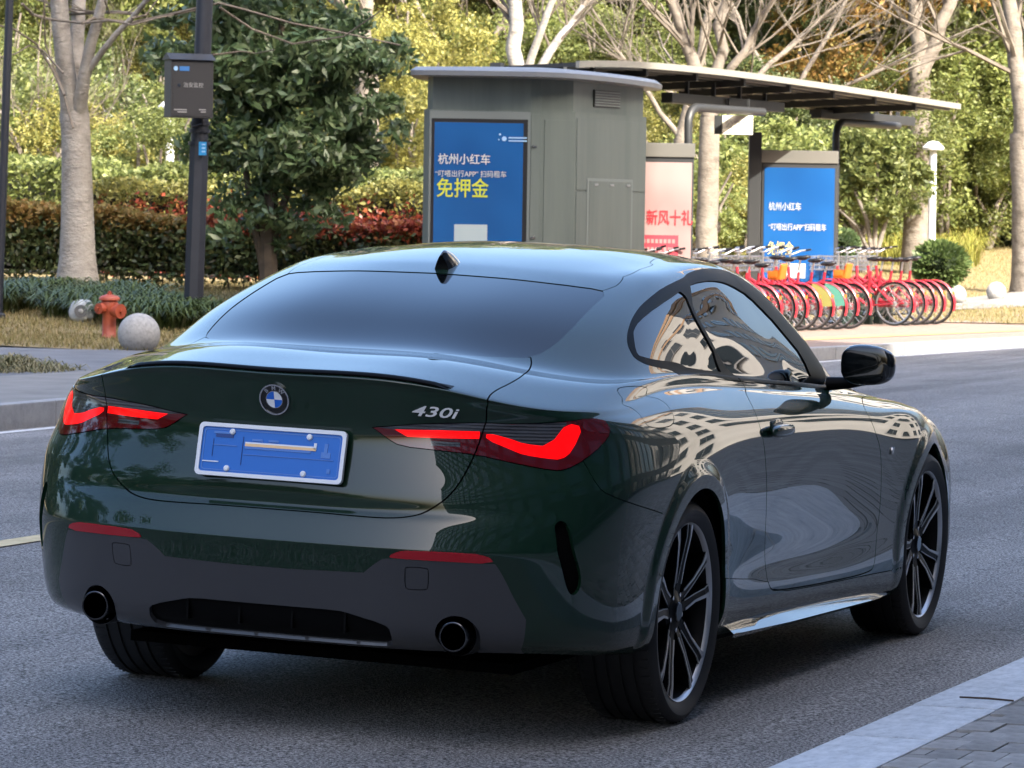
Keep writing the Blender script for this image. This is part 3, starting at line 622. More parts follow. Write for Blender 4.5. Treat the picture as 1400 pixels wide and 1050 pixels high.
def sub(parent, mb, name, mat, **k): return mb.build(name, mat, parent, **k)
def make_wheel(x, sg, w, rot):
    wh = empty('wheel', (x, sg * (.912 - w / 2), .3315), parent=CAR)
    if sg < 0: wh.rotation_euler = (0, 0, math.pi)      # +y of the wheel looks outwards
    h = w / 2
    tyre_mesh(w).build('tyre', RUBBER, wh, smooth=True, sharp=30)
    m = MB(); m.lathe([(.266, h - .030), (.2675, h - .016), (.266, h - .013), (.2625, h - .016), (.258, h - .028)], 72, axis='Y', cap=False); m.build('rim_lip', SILVER, wh, smooth=True, sharp=60)
    m = MB(); m.lathe([(.259, h - .026), (.250, h - .05), (.236, h - .11), (.232, -h + .03), (.262, -h + .02)], 72, axis='Y', cap=False); m.build('rim_barrel', RIMBLACK, wh, smooth=True)
    hy = h - .045
    m = MB(); m.lathe([(0, hy + .012), (.03, hy + .012), (.034, hy + .008), (.05, hy + .004), (.075, hy - .004), (.085, hy - .04), (.0, hy - .045)], 40, axis='Y', cap=False); m.build('hub', RIMBLACK, wh, smooth=True, sharp=40)
    m = MB(); m.lathe([(0, hy + .0145), (.027, hy + .0145), (.029, hy + .0125)], 32, axis='Y', cap=False); m.build('hub_cap', GLOSSBLACK, wh, smooth=True)
    bk = MB(); sv = MB()
    for k in range(5):
        a0 = rot + k * 2 * math.pi / 5
        for sd_ in (-1, 1):
            def P(r_, da, y): a = a0 + sd_ * da; return Vector((r_ * math.cos(a), y, r_ * math.sin(a)))
            # knots along the arm: radius, inner angle, outer angle, outward level
            K = [(.05, .03, .52, hy + .002), (.085, .05, .42, hy + .006), (.15, .10, .275, h - .030), (.225, .14, .275, h - .020), (.262, .135, .30, h - .0195)]
            V = []; F = []
            for (r_, a, b, y) in K: V += [P(r_, a, y - .004), P(r_, b, y), P(r_, b, y - .038), P(r_, a, y - .036)]
            for i in range(len(K) - 1):
                for j in range(4): F.append((i * 4 + j, i * 4 + (j + 1) % 4, i * 4 + 4 + (j + 1) % 4, i * 4 + 4 + j))
            F += [(0, 1, 2, 3), tuple(len(V) - 4 + j for j in range(4))[::-1]]
            bk.add(V, F)
            for e_in, w0, w1 in ((False, .0065, .019), (True, .003, .004)):   # machined edges
                V = []; F = []
                for i, (r_, a, b, y) in enumerate(K[1:]):
                    ww = (w0 + (w1 - w0) * (i / 3) ** 3) / r_
                    t0, t1 = (b - ww, b) if not e_in else (a, a + ww)
                    yy = y + (.0015 if not e_in else -.0022)
                    V += [P(r_, t0, yy), P(r_, t1, yy), P(r_, t1, yy - .004), P(r_, t0, yy - .004)]
                for i in range(3):
                    for j in range(4): F.append((i * 4 + j, i * 4 + (j + 1) % 4, i * 4 + 4 + (j + 1) % 4, i * 4 + 4 + j))
                F += [(0, 1, 2, 3), (12, 13, 14, 15)]
                sv.add(V, F)
    bk.build('spokes', RIMBLACK, wh); sv.build('spoke_edges', SILVER, wh)
    for k in range(5):
        t = rot + .63 + k * 2 * math.pi / 5; m = MB(); m.lathe([(.0075, hy - .004), (.0075, hy + .006), (.0, hy + .007)], 8, c=(.056 * math.cos(t), 0, .056 * math.sin(t)), axis='Y'); m.build('wheel_bolt', CHROME, wh)
    m = MB(); m.lathe([(.06, -.01), (.165, -.01), (.165, .012), (.06, .012)], 40, axis='Y', cap=False); m.build('brake_disc', DISC, wh)
    m = MB(); m.box((.135, .0, .03), (.07, .07, .16)); m.build('brake_caliper', MATBLACK, wh, bevel=.01)
    return wh
for x, w in ((0, .250), (2.851, .228)):
    for sg in (-1, 1): make_wheel(x, sg, w, {(-1, 0): 1.50, (-1, 2.851): 1.1}.get((sg, x), .7) if sg < 0 else .9)
# --- spoiler lip along the tail edge
def spoiler():
    V = []; F = []; n = 60; us = 3.16
    for i in range(n + 1):
        u = -us + 2 * us * i / n; sg = -1 if u < 0 else 1; t = min(1, (1 - abs(u) / us) / .10); hh = .009 * t
        a, na = surf(abs(u), 12.82, sg); b, nb = surf(abs(u), 13.3, sg); c, nc = surf(abs(u), 13.05, sg)
        back = Vector((-1, 0, 0))
        V += [a + na * .0005, a + na * .006 * t, c + Vector((-.013 * t, 0, hh - .003)), c + Vector((-.003, 0, hh + .0005)), b + nb * .0005]
    for i in range(n):
        for j in range(4): F.append((i * 5 + j, i * 5 + j + 1, i * 5 + 6 + j, i * 5 + 5 + j))
    m = MB(); m.add(V, F); return m.build('spoiler', TRIM, TRUNK, smooth=True, sharp=50)
spoiler()
# --- antenna fin
def fin():
    V = []; F = []; n = 14; m_ = 12
    b0, nn = surf(0, 19.95, 1); x0 = .20; Lf = .155
    for i in range(n + 1):
        t = i / n; x = x0 + Lf * t; h = .062 * (1 - t ** 1.9) if t > .12 else .062 * (1 - .12 ** 1.9) * (.80 + .2 * t / .12)
        lean = -.012 * (1 - t)
        wd = .031 * (1 - (2 * t - .85) ** 2 * .28) * (1 - t ** 6)
        zb = 1.298 + (x - .17) * .14 - .03 * max(0, x - .3)
        for j in range(m_ + 1):
            a = math.pi * j / m_; yy = wd * math.cos(a); q = math.sin(a)
            V.append((x + lean * q, yy * (1 - .55 * q ** .7), zb - .004 + h * q ** .75))
    for i in range(n):
        for j in range(m_): F.append((i * (m_ + 1) + j, i * (m_ + 1) + j + 1, (i + 1) * (m_ + 1) + j + 1, (i + 1) * (m_ + 1) + j))
    F.append(tuple(range(m_ + 1)))
    mb = MB(); mb.add(V, F); return mb.build('antenna_fin', GLOSSBLACK, CAR, smooth=True, sharp=60)
fin()
# --- number plate
def plate():
    c = Vector((-1.052, 0, .797)); up = Vector((.030, 0, .15)).normalized()
    M = frame(c, (0, -1, 0), up)                          # x to the right seen from behind, z towards the viewer
    def rr(w, h, r_, n=5):
        return [(sx * (w - r_) + r_ * math.cos(t), sy * (h - r_) + r_ * math.sin(t)) for sx, sy, t0 in ((1, 1, 0), (-1, 1, 90), (-1, -1, 180), (1, -1, 270)) for t in [math.radians(t0 + 90 * k / n) for k in range(n + 1)]]
    pl = empty('number_plate', parent=CAR)
    base = MB().prism(rr(.219, .069, .012), M, .004).build('plate_sheet', PLATEBLUE, pl)
    o, i_ = rr(.2235, .0745, .014), rr(.2125, .0635, .010); n = len(o)
    V = [M @ Vector((x, y, z)) for P in (o, i_) for z in (-.004, .009) for x, y in P]
    F = []
    for a, b in ((0, 1), (1, 3), (3, 2), (2, 0)): F += [(a * n + k, a * n + (k + 1) % n, b * n + (k + 1) % n, b * n + k) for k in range(n)]
    m = MB(); m.add(V, F); m.build('plate_frame', PLATEWHITE, pl, smooth=True, sharp=40)
    o, i_ = rr(.207, .058, .009), rr(.2045, .0555, .008)
    V = [M @ Vector((x, y, z)) for P in (o, i_) for z in (.002, .0052) for x, y in P]; m = MB(); m.add(V, F); m.build('plate_border', PLATELIGHT, pl)
    for x, y in ((-.122, .052), (.112, .052), (-.128, -.052), (.105, -.052)):
        m = MB(); pr = [(.0085, .003), (.0085, .008), (.006, .0105), (0, .011)]
        V = [M @ Vector((x + r_ * math.cos(t), y + r_ * math.sin(t), z)) for r_, z in pr for t in [2 * math.pi * k / 14 for k in range(14)]]
        m.add(V, [(a * 14 + k, a * 14 + (k + 1) % 14, a * 14 + 14 + (k + 1) % 14, a * 14 + 14 + k) for a in range(3) for k in range(14)]); m.build('plate_screw', PLATEWHITE, pl, smooth=True)
    def stroke(x0, x1, y0, y1, mat, z=.0062): MB().prism([(x0, y0), (x1, y0), (x1, y1), (x0, y1)], M @ Matrix.Translation((0, 0, .001)), z - .001).build('plate_stroke', mat, pl)
    stroke(-.178, -.128, .045, .051, PLATELIGHT); stroke(-.08, .135, .014, .022, PLATEGOLD); stroke(-.08, .13, .022, .026, PLATEWHITE); stroke(-.08, .12, .007, .014, PLATELIGHT, .0058)
    stroke(.128, .136, .018, .036, PLATEWHITE); stroke(.160, .170, .008, .036, PLATELIGHT); stroke(.152, .180, -.004, .012, PLATELIGHT, .0056)
    stroke(-.083, .190, -.010, -.0085, PLATELIGHT); stroke(-.178, -.105, .012, .0145, PLATELIGHT); stroke(-.205, -.155, -.036, -.033, PLATEWHITE); stroke(.174, .184, -.046, -.034, PLATELIGHT)
    stroke(-.06, -.028, .030, .036, PLATELIGHT); stroke(-.01, .02, .030, .036, PLATELIGHT); stroke(-.172, -.118, .035, .044, PLATEDARK, .0056)
    stroke(-.178, -.1765, -.02, .03, PLATEDARK); stroke(-.088, -.0865, -.04, .04, PLATEDARK)
    MB().box(c + Vector((.055, 0, -.008)), (.05, .40, .10)).build('plate_carrier', MATBLACK, pl)
plate()
# --- round emblem on the trunk
def emblem():
    vb = 10.6
    for _ in range(30):
        p, n_ = surf(0, vb, -1); vb += (.949 - p.z) * 8
    p, n_ = surf(0, vb, -1)
    M = frame(p + n_ * .002, (0, -1, 0), Vector((0, 0, 1)) - n_ * n_.z)
    e = empty('emblem', parent=TRUNK)
    def disc(r0, r1, z0, z1, mat, name, t0=0, t1=360, k=48):
        ts = [math.radians(t0 + (t1 - t0) * i / k) for i in range(k + 1)]
        V = [M @ Vector((r_ * math.cos(t), r_ * math.sin(t), z)) for r_, z in ((r0, z0), (r0, z1), (r1, z1), (r1, z0)) for t in ts]; n = k + 1
        F = [(a * n + i, a * n + i + 1, (a + 1) * n + i + 1, (a + 1) * n + i) for a in range(3) for i in range(k)]
        m = MB(); m.add(V, F); m.build(name, mat, e)
    disc(.041, .045, -.002, .007, CHROME, 'emblem_rim'); disc(.001, .0412, 0, .004, GLOSSBLACK, 'emblem_disc'); disc(.0235, .0252, 0, .0058, CHROME, 'inner_ring')
    for q, mt in ((0, BADGEWHITE), (1, BADGEBLUE), (2, BADGEWHITE), (3, BADGEBLUE)): disc(.0005, .0236, 0, .0052, mt, 'quadrant', q * 90, q * 90 + 90, 12)
    for ch, an in (('B', 132), ('M', 90), ('W', 48)):
        t = math.radians(an); Ml = M @ Matrix.Translation((.0328 * math.cos(t), .0328 * math.sin(t), .005)) @ Matrix.Rotation(t - math.pi / 2, 4, 'Z')
        text_mesh(ch, .0165, CHROME, 'letter', e, Ml, .002, bold=.0004)
emblem()
# --- model lettering
def model_badge():
    uv0 = np.array(T_['lamp_top'][2]); u, v = 2.33, 10.9
    for _ in range(60):
        p = S(u, v)[0]; v += (.938 - p[2]) * 6; u += (.452 - p[1]) * 3
    p, n_ = surf(u, v, -1); p2, _n = surf(u + .3, v, -1)
    xa = (p2 - p).normalized()
    M = frame(p + n_ * .004, xa, Vector((0, 0, 1)))
    text_mesh('430i', .040, pbsdf('badge_silver', (.72, .73, .75), .35, .6), 'model_badge', TRUNK, M, .006, shear=.25, sx=1.85, bold=.0004)
model_badge()
# --- exhaust tips
for sg in (-1, 1):
    m = MB(); c = (-.80, sg * .548, .322)
    m.lathe([(.035, .0), (.042, -.0), (.0425, -.19), (.0405, -.205), (.037, -.205), (.036, -.19), (.035, .0)], 40, c=c, axis='X', cap=False)
    ex = m.build('exhaust_tip', pbsdf('exhaust_dark_chrome', (.10, .10, .105), .18, 1) if sg < 0 else bpy.data.materials['exhaust_dark_chrome'], CAR, smooth=True, sharp=40)
    m = MB(); m.lathe([(.0398, -.2056), (.0415, -.2045), (.0418, -.202)], 40, c=c, axis='X', cap=False); m.build('tip_ring', bpy.data.materials['exhaust_dark_chrome'], ex, smooth=True)
    m = MB(); m.lathe([(.0355, -.02), (.0, -.03)], 24, c=c, axis='X', cap=False); m.build('pipe_inside', INNER, ex)
    m = MB(); m.lathe([(.060, .10), (.058, -.15), (.056, -.17)], 32, c=c, axis='X', cap=False); m.build('exhaust_surround', MATBLACK, ex, smooth=True)
# --- diffuser fins
for y in (-.24, -.08, .08, .24):
    m = MB(); m.box((-1.030, y, .340), (.03, .006, .055)); m.build('diffuser_fin', TRIM, VALO)
# --- mirrors and door handles
def shell(c, rx, ry, rz, ex=2.6, n=20, squash=None):
    V = []; F = []
    for i in range(n + 1):
        ph = math.pi * i / n - math.pi / 2
        for j in range(2 * n):
            th = math.pi * j / n
            f_ = lambda a: math.copysign(abs(a) ** (2 / ex), a)
            x, y, z = f_(math.cos(ph)) * f_(math.cos(th)), f_(math.cos(ph)) * f_(math.sin(th)), f_(math.sin(ph))
            p = Vector((rx * x, ry * y, rz * z))
            if squash: p = squash(p)
            V.append(Vector(c) + p)
    k = 2 * n
    for i in range(n):
        for j in range(k): F.append((i * k + j, i * k + (j + 1) % k, (i + 1) * k + (j + 1) % k, (i + 1) * k + j))
    return V, F
for sg in (-1, 1):
    dn = SUR['doorright' if sg < 0 else 'doorleft']
    mr = empty('mirror', parent=CAR)
    c = Vector((1.79, sg * .950, 1.018))
    def sq(p):
        t = (p.x + .075) / .15                              # rear face flat and big, nose small
        s_ = 1 - .35 * max(0, t) ** 1.5
        q = Vector((p.x, p.y * s_, p.z * s_)); out = -sg * p.y
        q.z *= 1 - .18 * (1 if sg * p.y > 0 else 0) * abs(p.y) / .12
        return q
    V, F = shell(c, .075, .100, .074, 3.2, 18, sq); m = MB(); m.add(V, F); m.build('mirror_housing', GLOSSBLACK, mr, smooth=True, sharp=80)
    V, F = shell(c + Vector((-.068, 0, .002)), .0095, .086, .060, 3.4, 12); m = MB(); m.add(V, F); m.build('mirror_glass', CHROME if False else GLASS, mr, smooth=True, sharp=80)
    m = MB(); m.tube([(1.80, sg * .80, .945), (1.80, sg * .87, .952), (1.80, sg * .93, .965)], [.024, .020, .018], 12); m.build('mirror_foot', TRIM, mr, smooth=True)
    # handle: a bar standing off a shallow cup
    def fnd(x, z):
        u, v = 12., 8.6
        for _ in range(80):
            p = S(u, v)[0]; u += (x - p[0]) * 1.2; v += (z - p[2]) * 6
        return u, v
    hu, hv = fnd(.87, .832); p, n_ = surf(hu, hv, sg)
    V, F = shell(p + n_ * .020, .115, .016, .021, 2.6, 16); m = MB(); m.add(V, F); m.build('door_handle', PAINT, dn, smooth=True, sharp=80)
    V, F = shell(p + n_ * .000, .075, .004, .04, 2.2, 16); m = MB(); m.add(V, F); m.build('handle_cup', PAINT, dn, smooth=True, sharp=80)
    # small badge on the fender behind the wheel
    u, v = fnd(2.28, .70); p, n_ = surf(u, v, sg)
    M = frame(p + n_ * .003, (-sg * -1 if sg > 0 else 1, 0, 0) if False else ((1, 0, 0) if sg < 0 else (-1, 0, 0)), (0, 0, 1))
    text_mesh('M', .034, CHROME, 'fender_badge', bpy.data.objects[dn.name], M, .004, shear=.2, sx=1.1, bold=.0008)
# --- sill blades: an added ledge angled up and outwards to catch a bright sky reflection
for sg in (-1, 1):
    V = []; F = []; n = 24
    for i in range(n + 1):
        x = .56 + 1.86 * i / n; t = min(1, i / n / .30, (1 - i / n) / .12) if i else 0
        z0 = .213 - .016 * (x - .56); w0 = .884 + .012 * t
        V += [(x, sg * (w0 - .004), z0 - .012), (x, sg * (w0 + .010 * t), z0), (x, sg * (.884 - .020 * t), z0 + .034 * t + .001), (x, sg * (.86), z0 + .02)]
    for i in range(n):
        for j in range(3): F.append((i * 4 + j, i * 4 + j + 1, i * 4 + 5 + j, i * 4 + 4 + j))
    m = MB(); m.add(V, F); m.build('sill_blade', GLOSSBLACK, CAR, smooth=True, sharp=25)
# ---------------------------------------------------------------- ground, road, kerbs, pavements
def kerb_y(x):
    x = np.asarray(x, float); y = 8.5 - .0036 * np.clip(x - 14, 0, None) ** 2
    far = 8.5 - .0036 * 30 ** 2 - .216 * (x - 44)
    return np.where(x > 44, far, y)
def near_y(x):
    x = np.asarray(x, float); y = -1.60 - .0036 * np.clip(x - 14, 0, None) ** 2
    return np.where(x > 44, -1.60 - .0036 * 900 - .216 * (x - 44), y)
SL = math.tan(CAR_TILT)
def road_z(y): y = np.asarray(y, float); return np.where(y < 3.1, SL * y, SL * 3.1 - SL * (y - 3.1))
ASPH = pbsdf('asphalt', (.05, .05, .055), .85, spec=.35)
nt = ASPH.node_tree; b = bs(ASPH); tc = node(nt, 'ShaderNodeTexCoord')
n1 = node(nt, 'ShaderNodeTexNoise', Scale=95., Detail=3., Roughness=.75); n2 = node(nt, 'ShaderNodeTexNoise', Scale=.55, Detail=5., Roughness=.6); vo_ = node(nt, 'ShaderNodeTexVoronoi', Scale=150.)
for n_ in (n1, n2, vo_): nt.links.new(tc.outputs['Object'], n_.inputs['Vector'])
r1 = node(nt, 'ShaderNodeValToRGB'); r1.color_ramp.elements[0].position = .40; r1.color_ramp.elements[0].color = (.038, .037, .036, 1); r1.color_ramp.elements[1].position = .64; r1.color_ramp.elements[1].color = (.47, .455, .43, 1)
r2 = node(nt, 'ShaderNodeValToRGB'); r2.color_ramp.elements[0].position = .3; r2.color_ramp.elements[0].color = (.78, .78, .78, 1); r2.color_ramp.elements[1].position = .72; r2.color_ramp.elements[1].color = (1.18, 1.18, 1.2, 1)
mx = node(nt, 'ShaderNodeMix'); mx.data_type = 'RGBA'; mx.blend_type = 'MULTIPLY'; mx.inputs['Factor'].default_value = 1
nt.links.new(n1.outputs['Fac'], r1.inputs[0]); nt.links.new(n2.outputs['Fac'], r2.inputs[0]); nt.links.new(r1.outputs[0], mx.inputs['A']); nt.links.new(r2.outputs[0], mx.inputs['B']); nt.links.new(mx.outputs['Result'], b.inputs['Base Color'])
mpt = node(nt, 'ShaderNodeMapping'); mpt.inputs['Scale'].default_value = (.05, .9, 1); n3 = node(nt, 'ShaderNodeTexNoise', Scale=1.6, Detail=5., Roughness=.62); nt.links.new(tc.outputs['Object'], mpt.inputs[0]); nt.links.new(mpt.outputs[0], n3.inputs['Vector'])
r3 = node(nt, 'ShaderNodeValToRGB'); r3.color_ramp.elements[0].position = .36; r3.color_ramp.elements[0].color = (.72, .72, .73, 1); r3.color_ramp.elements[1].position = .62; r3.color_ramp.elements[1].color = (1.12, 1.12, 1.12, 1)
n4 = node(nt, 'ShaderNodeTexNoise', Scale=2.6, Detail=7., Roughness=.7); nt.links.new(tc.outputs['Object'], n4.inputs['Vector']); r4 = node(nt, 'ShaderNodeValToRGB'); r4.color_ramp.elements[0].position = .30; r4.color_ramp.elements[0].color = (.6, .6, .6, 1); r4.color_ramp.elements[1].position = .42; r4.color_ramp.elements[1].color = (1, 1, 1, 1)
mx2 = node(nt, 'ShaderNodeMix'); mx2.data_type = 'RGBA'; mx2.blend_type = 'MULTIPLY'; mx2.inputs['Factor'].default_value = 1; mx3 = node(nt, 'ShaderNodeMix'); mx3.data_type = 'RGBA'; mx3.blend_type = 'MULTIPLY'; mx3.inputs['Factor'].default_value = .8
nt.links.new(n3.outputs['Fac'], r3.inputs[0]); nt.links.new(n4.outputs['Fac'], r4.inputs[0]); nt.links.new(mx.outputs['Result'], mx2.inputs['A']); nt.links.new(r3.outputs[0], mx2.inputs['B']); nt.links.new(mx2.outputs['Result'], mx3.inputs['A']); nt.links.new(r4.outputs[0], mx3.inputs['B']); nt.links.new(mx3.outputs['Result'], b.inputs['Base Color'])
bp = node(nt, 'ShaderNodeBump', Strength=.8, Distance=.006); nt.links.new(vo_.outputs['Distance'], bp.inputs['Height']); nt.links.new(bp.outputs[0], b.inputs['Normal'])
PAVE = noise_color(pbsdf('pale_paving', rough=.85), [(.3, (.15, .145, .135)), (.7, (.24, .23, .215))], 2.2, bump=.3, bscale=40)
BRICKPAVE = pbsdf('brick_paving', (.25, .18, .14), .85)
PATH = noise_color(pbsdf('grey_path', rough=.85), [(.3, (.10, .105, .115)), (.7, (.17, .175, .185))], 1.6, bump=.4, bscale=60)
SOIL = noise_color(pbsdf('dry_lawn_soil', rough=.95), [(.3, (.13, .10, .045)), (.55, (.22, .17, .08)), (.75, (.16, .15, .06))], 3., bump=.6, bscale=25)
EARTH = noise_color(pbsdf('earth', rough=.95), [(.3, (.05, .05, .02)), (.7, (.10, .09, .04))], .5)
GRANITE = noise_color(pbsdf('granite_kerb', rough=.75), [(.25, (.20, .205, .21)), (.5, (.33, .33, .33)), (.8, (.42, .42, .41))], 9., detail=9, rough=.75, bump=.25, bscale=70); vary_by_object(GRANITE, .10)
WHITEG = noise_color(pbsdf('pale_granite', rough=.7), [(.28, (.27, .285, .30)), (.45, (.42, .44, .455)), (.62, (.53, .545, .56)), (.8, (.60, .61, .62))], 11., detail=9, rough=.75, stretch=(1, 2, 1), bump=.3, bscale=60); vary_by_object(WHITEG, .07)
WPAINT = noise_color(pbsdf('white_road_paint', rough=.7), [(.3, (.45, .45, .44)), (.6, (.72, .72, .70))], 14.)
YPAINT = noise_color(pbsdf('yellow_road_paint', rough=.7), [(.3, (.42, .33, .16)), (.6, (.62, .50, .27))], 14.)
BRK = noise_color(pbsdf('paving_brick', rough=.9), [(.3, (.18, .172, .162)), (.7, (.30, .29, .272))], 18., bump=.5, bscale=90); vary_by_object(BRK, .2)
JOINT = noise_color(pbsdf('sandy_joint', rough=.95), [(.3, (.035, .033, .03)), (.7, (.07, .067, .06))], 20.)
def grid_sheet(name, xs, yf, zf, mat, kind='structure'):
    """sheet over stations xs; yf(x) gives the row of y values"""
    rows = [np.column_stack([np.full(len(y), x), y, zf(x, y)]) for x in xs for y in [np.asarray(yf(x))]]
    n = len(rows[0]); V = np.vstack(rows); ix = np.arange(len(V)).reshape(len(xs), n)
    Q = np.stack([ix[:-1, :-1], ix[1:, :-1], ix[1:, 1:], ix[:-1, 1:]], -1).reshape(-1, 4)
    return tag(mesh_np(name, V, Q, mat), kind=kind)
XS = np.concatenate([np.linspace(-160, -20, 15), np.linspace(-16, 60, 77), np.linspace(66, 220, 24)])
tag(MB().add([(-700, -700, -.45), (900, -700, -.45), (900, 900, -.45), (-700, 900, -.45)], [(0, 1, 2, 3)]).build('ground', EARTH), kind='structure')
road = grid_sheet('road', XS, lambda x: np.concatenate([np.linspace(float(near_y(x)) - .02, 3.1, 12), np.linspace(3.1, float(kerb_y(x)) + .02, 12)[1:]]), lambda x, y: road_z(y), ASPH)
def strip(name, xs, y0, y1, dz, mat, parent): 
    V = np.vstack([np.column_stack([xs, y(xs), road_z(y(xs)) + dz]) for y in (y0, y1)]); n = len(xs)
    Q = np.array([(i, i + 1, n + i + 1, n + i) for i in range(n - 1)])
    return mesh_np(name, V, Q, mat, parent)
xs_ = np.linspace(-40, 60, 101)
strip('edge_line', xs_, lambda x: kerb_y(x) - .30, lambda x: kerb_y(x) - .16, .004, WPAINT, road)
strip('centre_line', np.linspace(-9, 4.6, 20), lambda x: near_y(x) * 0 + (near_y(x) + 1.6) + 3.02, lambda x: (near_y(x) + 1.6) + 3.16, .005, YPAINT, road)
# kerbs: each stone a piece of its own
def kerb(name, yf, side, zt, w, x0, x1, L, mat, stone_name, h=.26):
    root = tag(empty(name), kind='structure'); x = x0; first = {}
    me0 = None
    while x < x1:
        a, c = float(yf(x)), float(yf(x + L)); ang = math.atan2(c - a, L)
        if me0 is None:
            o = MB().box((0, 0, 0), (L - .008, w, h)).build(stone_name, mat, root, bevel=.012); me0 = o.data
        else: o = link(bpy.data.objects.new(stone_name, me0), root)
        o.location = (x + L / 2, (a + c) / 2 + side * w / 2, zt - h / 2 + random.uniform(-.0015, .0015)); o.rotation_euler = (random.uniform(-.004, .004), 0, ang); x += L
    return root
kerb('far_kerb', kerb_y, 1, .105, .16, -6.3, 58, .995, GRANITE, 'kerb_stone', .3)
kerb('near_kerb', near_y, -1, .066, .255, -7.43, 14, .745, WHITEG, 'kerb_stone')
WALKB = pbsdf('banded_walkway', (.1, .1, .1), .95, spec=.1); nt = WALKB.node_tree; tc = node(nt, 'ShaderNodeTexCoord'); bt = node(nt, 'ShaderNodeTexBrick', Scale=.55); bt.inputs['Color1'].default_value = (.055, .055, .055, 1); bt.inputs['Color2'].default_value = (.14, .138, .135, 1); bt.inputs['Mortar'].default_value = (.03, .03, .03, 1); bt.inputs['Mortar Size'].default_value = .03; bt.inputs['Row Height'].default_value = .8; bt.inputs['Brick Width'].default_value = 3.2
nt.links.new(tc.outputs['Object'], bt.inputs['Vector']); nt.links.new(bt.outputs['Color'], bs(WALKB).inputs['Base Color'])
BRKSHEET = pbsdf('brick_sheet', rough=.95, spec=.1); nt = BRKSHEET.node_tree; tc = node(nt, 'ShaderNodeTexCoord'); mp = node(nt, 'ShaderNodeMapping'); mp.inputs['Rotation'].default_value = (0, 0, math.pi / 2); bt = node(nt, 'ShaderNodeTexBrick', Scale=1.); bt.inputs['Brick Width'].default_value = .1; bt.inputs['Row Height'].default_value = .2; bt.inputs['Mortar Size'].default_value = .004; bt.inputs['Color1'].default_value = (.20, .192, .18, 1); bt.inputs['Color2'].default_value = (.28, .27, .255, 1); bt.inputs['Mortar'].default_value = (.06, .058, .053, 1)
nt.links.new(tc.outputs['Object'], mp.inputs[0]); nt.links.new(mp.outputs[0], bt.inputs['Vector']); nt.links.new(bt.outputs['Color'], bs(BRKSHEET).inputs['Base Color'])
# near brick pavement: bricks one by one where the picture shows them, a sheet further off
NP = grid_sheet('near_pavement', XS, lambda x: np.array([float(near_y(x)) - 9, float(near_y(x)) - .25]), lambda x, y: 0 * y + .059, BRKSHEET)
NP2 = grid_sheet('near_walkway', XS, lambda x: np.array([float(near_y(x)) - 30, float(near_y(x)) - 8.9]), lambda x, y: 0 * y + .066, WALKB)  # unseen; its dark bands are added to stripe the door reflections
bo = MB().box((0, 0, 0), (.196, .096, .05)).build('paving_brick', BRK, NP, bevel=.004); bm0 = bo.data; first = True
for i in range(-10, 26):
    for j in range(8):
        X, Y = i * .2, -1.908 - .1 * j - .05 * (i % 2)
        if first: o = bo; first = False
        else: o = link(bpy.data.objects.new('paving_brick', bm0), NP)
        o.location = (X, Y, .041 + random.uniform(-.002, .002)); o.rotation_euler = (random.uniform(-.008, .008), random.uniform(-.006, .006), random.uniform(-.012, .012))
tw = MB().tube([on_z(1312, 953, .075), on_z(1352, 955, .075), on_z(1386, 958, .070)], [.003, .0035, .003], 6).build('twig', pbsdf('twig_bark', (.05, .035, .025), .9)); tag(tw, 'thin dry twig lying on the pale kerb in the lower right corner', 'twig')
# far pavement, side path, lawn
nt = BRICKPAVE.node_tree; tc = node(nt, 'ShaderNodeTexCoord'); bt = node(nt, 'ShaderNodeTexBrick', Scale=5.); bt.inputs['Color1'].default_value = (.30, .22, .17, 1); bt.inputs['Color2'].default_value = (.24, .17, .135, 1); bt.inputs['Mortar'].default_value = (.13, .11, .09, 1); bt.inputs['Mortar Size'].default_value = .015
nt.links.new(tc.outputs['Object'], bt.inputs['Vector']); nt.links.new(bt.outputs['Color'], bs(BRICKPAVE).inputs['Base Color'])
xl = XS[(XS < 29)]; xr_ = np.concatenate([[xl[-1]], XS[XS >= 29]])
grid_sheet('pavement', xl, lambda x: float(kerb_y(x)) + np.array([.15, 2.5]), lambda x, y: 0 * y + .092, PAVE)
grid_sheet('bicycle_pavement', xr_, lambda x: float(kerb_y(x)) + np.array([.15, 6.5]), lambda x, y: 0 * y + .092, BRICKPAVE)
grid_sheet('verge', XS, lambda x: float(kerb_y(x)) + np.array([.15, 20, 60]), lambda x, y: 0 * y + .080, SOIL)
grid_sheet('tactile_strip', xr_, lambda x: float(kerb_y(x)) + np.array([1.35, 1.75]), lambda x, y: 0 * y + .098, noise_color(pbsdf('yellow_tactile', rough=.8), [(.3, (.42, .30, .11)), (.7, (.55, .40, .16))], 6.))
grid_sheet('side_path', np.linspace(-60, 25.2, 30), lambda x: np.array([float(kerb_y(x)) + 2.5, 40.]), lambda x, y: 0 * y + .090, PATH)
def sst(a, b, x): t = np.clip((np.asarray(x, float) - a) / (b - a), 0, 1); return t * t * (3 - 2 * t)
def lawn_h(x, y):
    x = np.asarray(x, float); y = np.asarray(y, float)
    dx, dy = x - CAM_POS.x, y - CAM_POS.y; t = dx * .9388 + dy * .3446; L = dx * .3446 - dy * .9388
    a = sst(2, -2, L)
    return .100 + a * .36 * sst(40, 54, t) + (1 - a) * 1.05 * sst(71, 98, t) + a * .5 * sst(60, 95, t) + .015 * np.sin(x * 1.3) * np.cos(y * 1.7)
lxs = np.concatenate([np.linspace(24.8, 80, 90), np.linspace(82, 240, 40)])
def lawn_rows(x):
    e = float(kerb_y(x)) + (4.6 if x < 28 else 6.4 if x < 44 else 2.3)
    return np.concatenate([np.linspace(e, e + 30, 60), np.linspace(e + 33, e + 160, 20)])
LAWN = grid_sheet('lawn', lxs, lawn_rows, lambda x, y: lawn_h(x, y), SOIL)
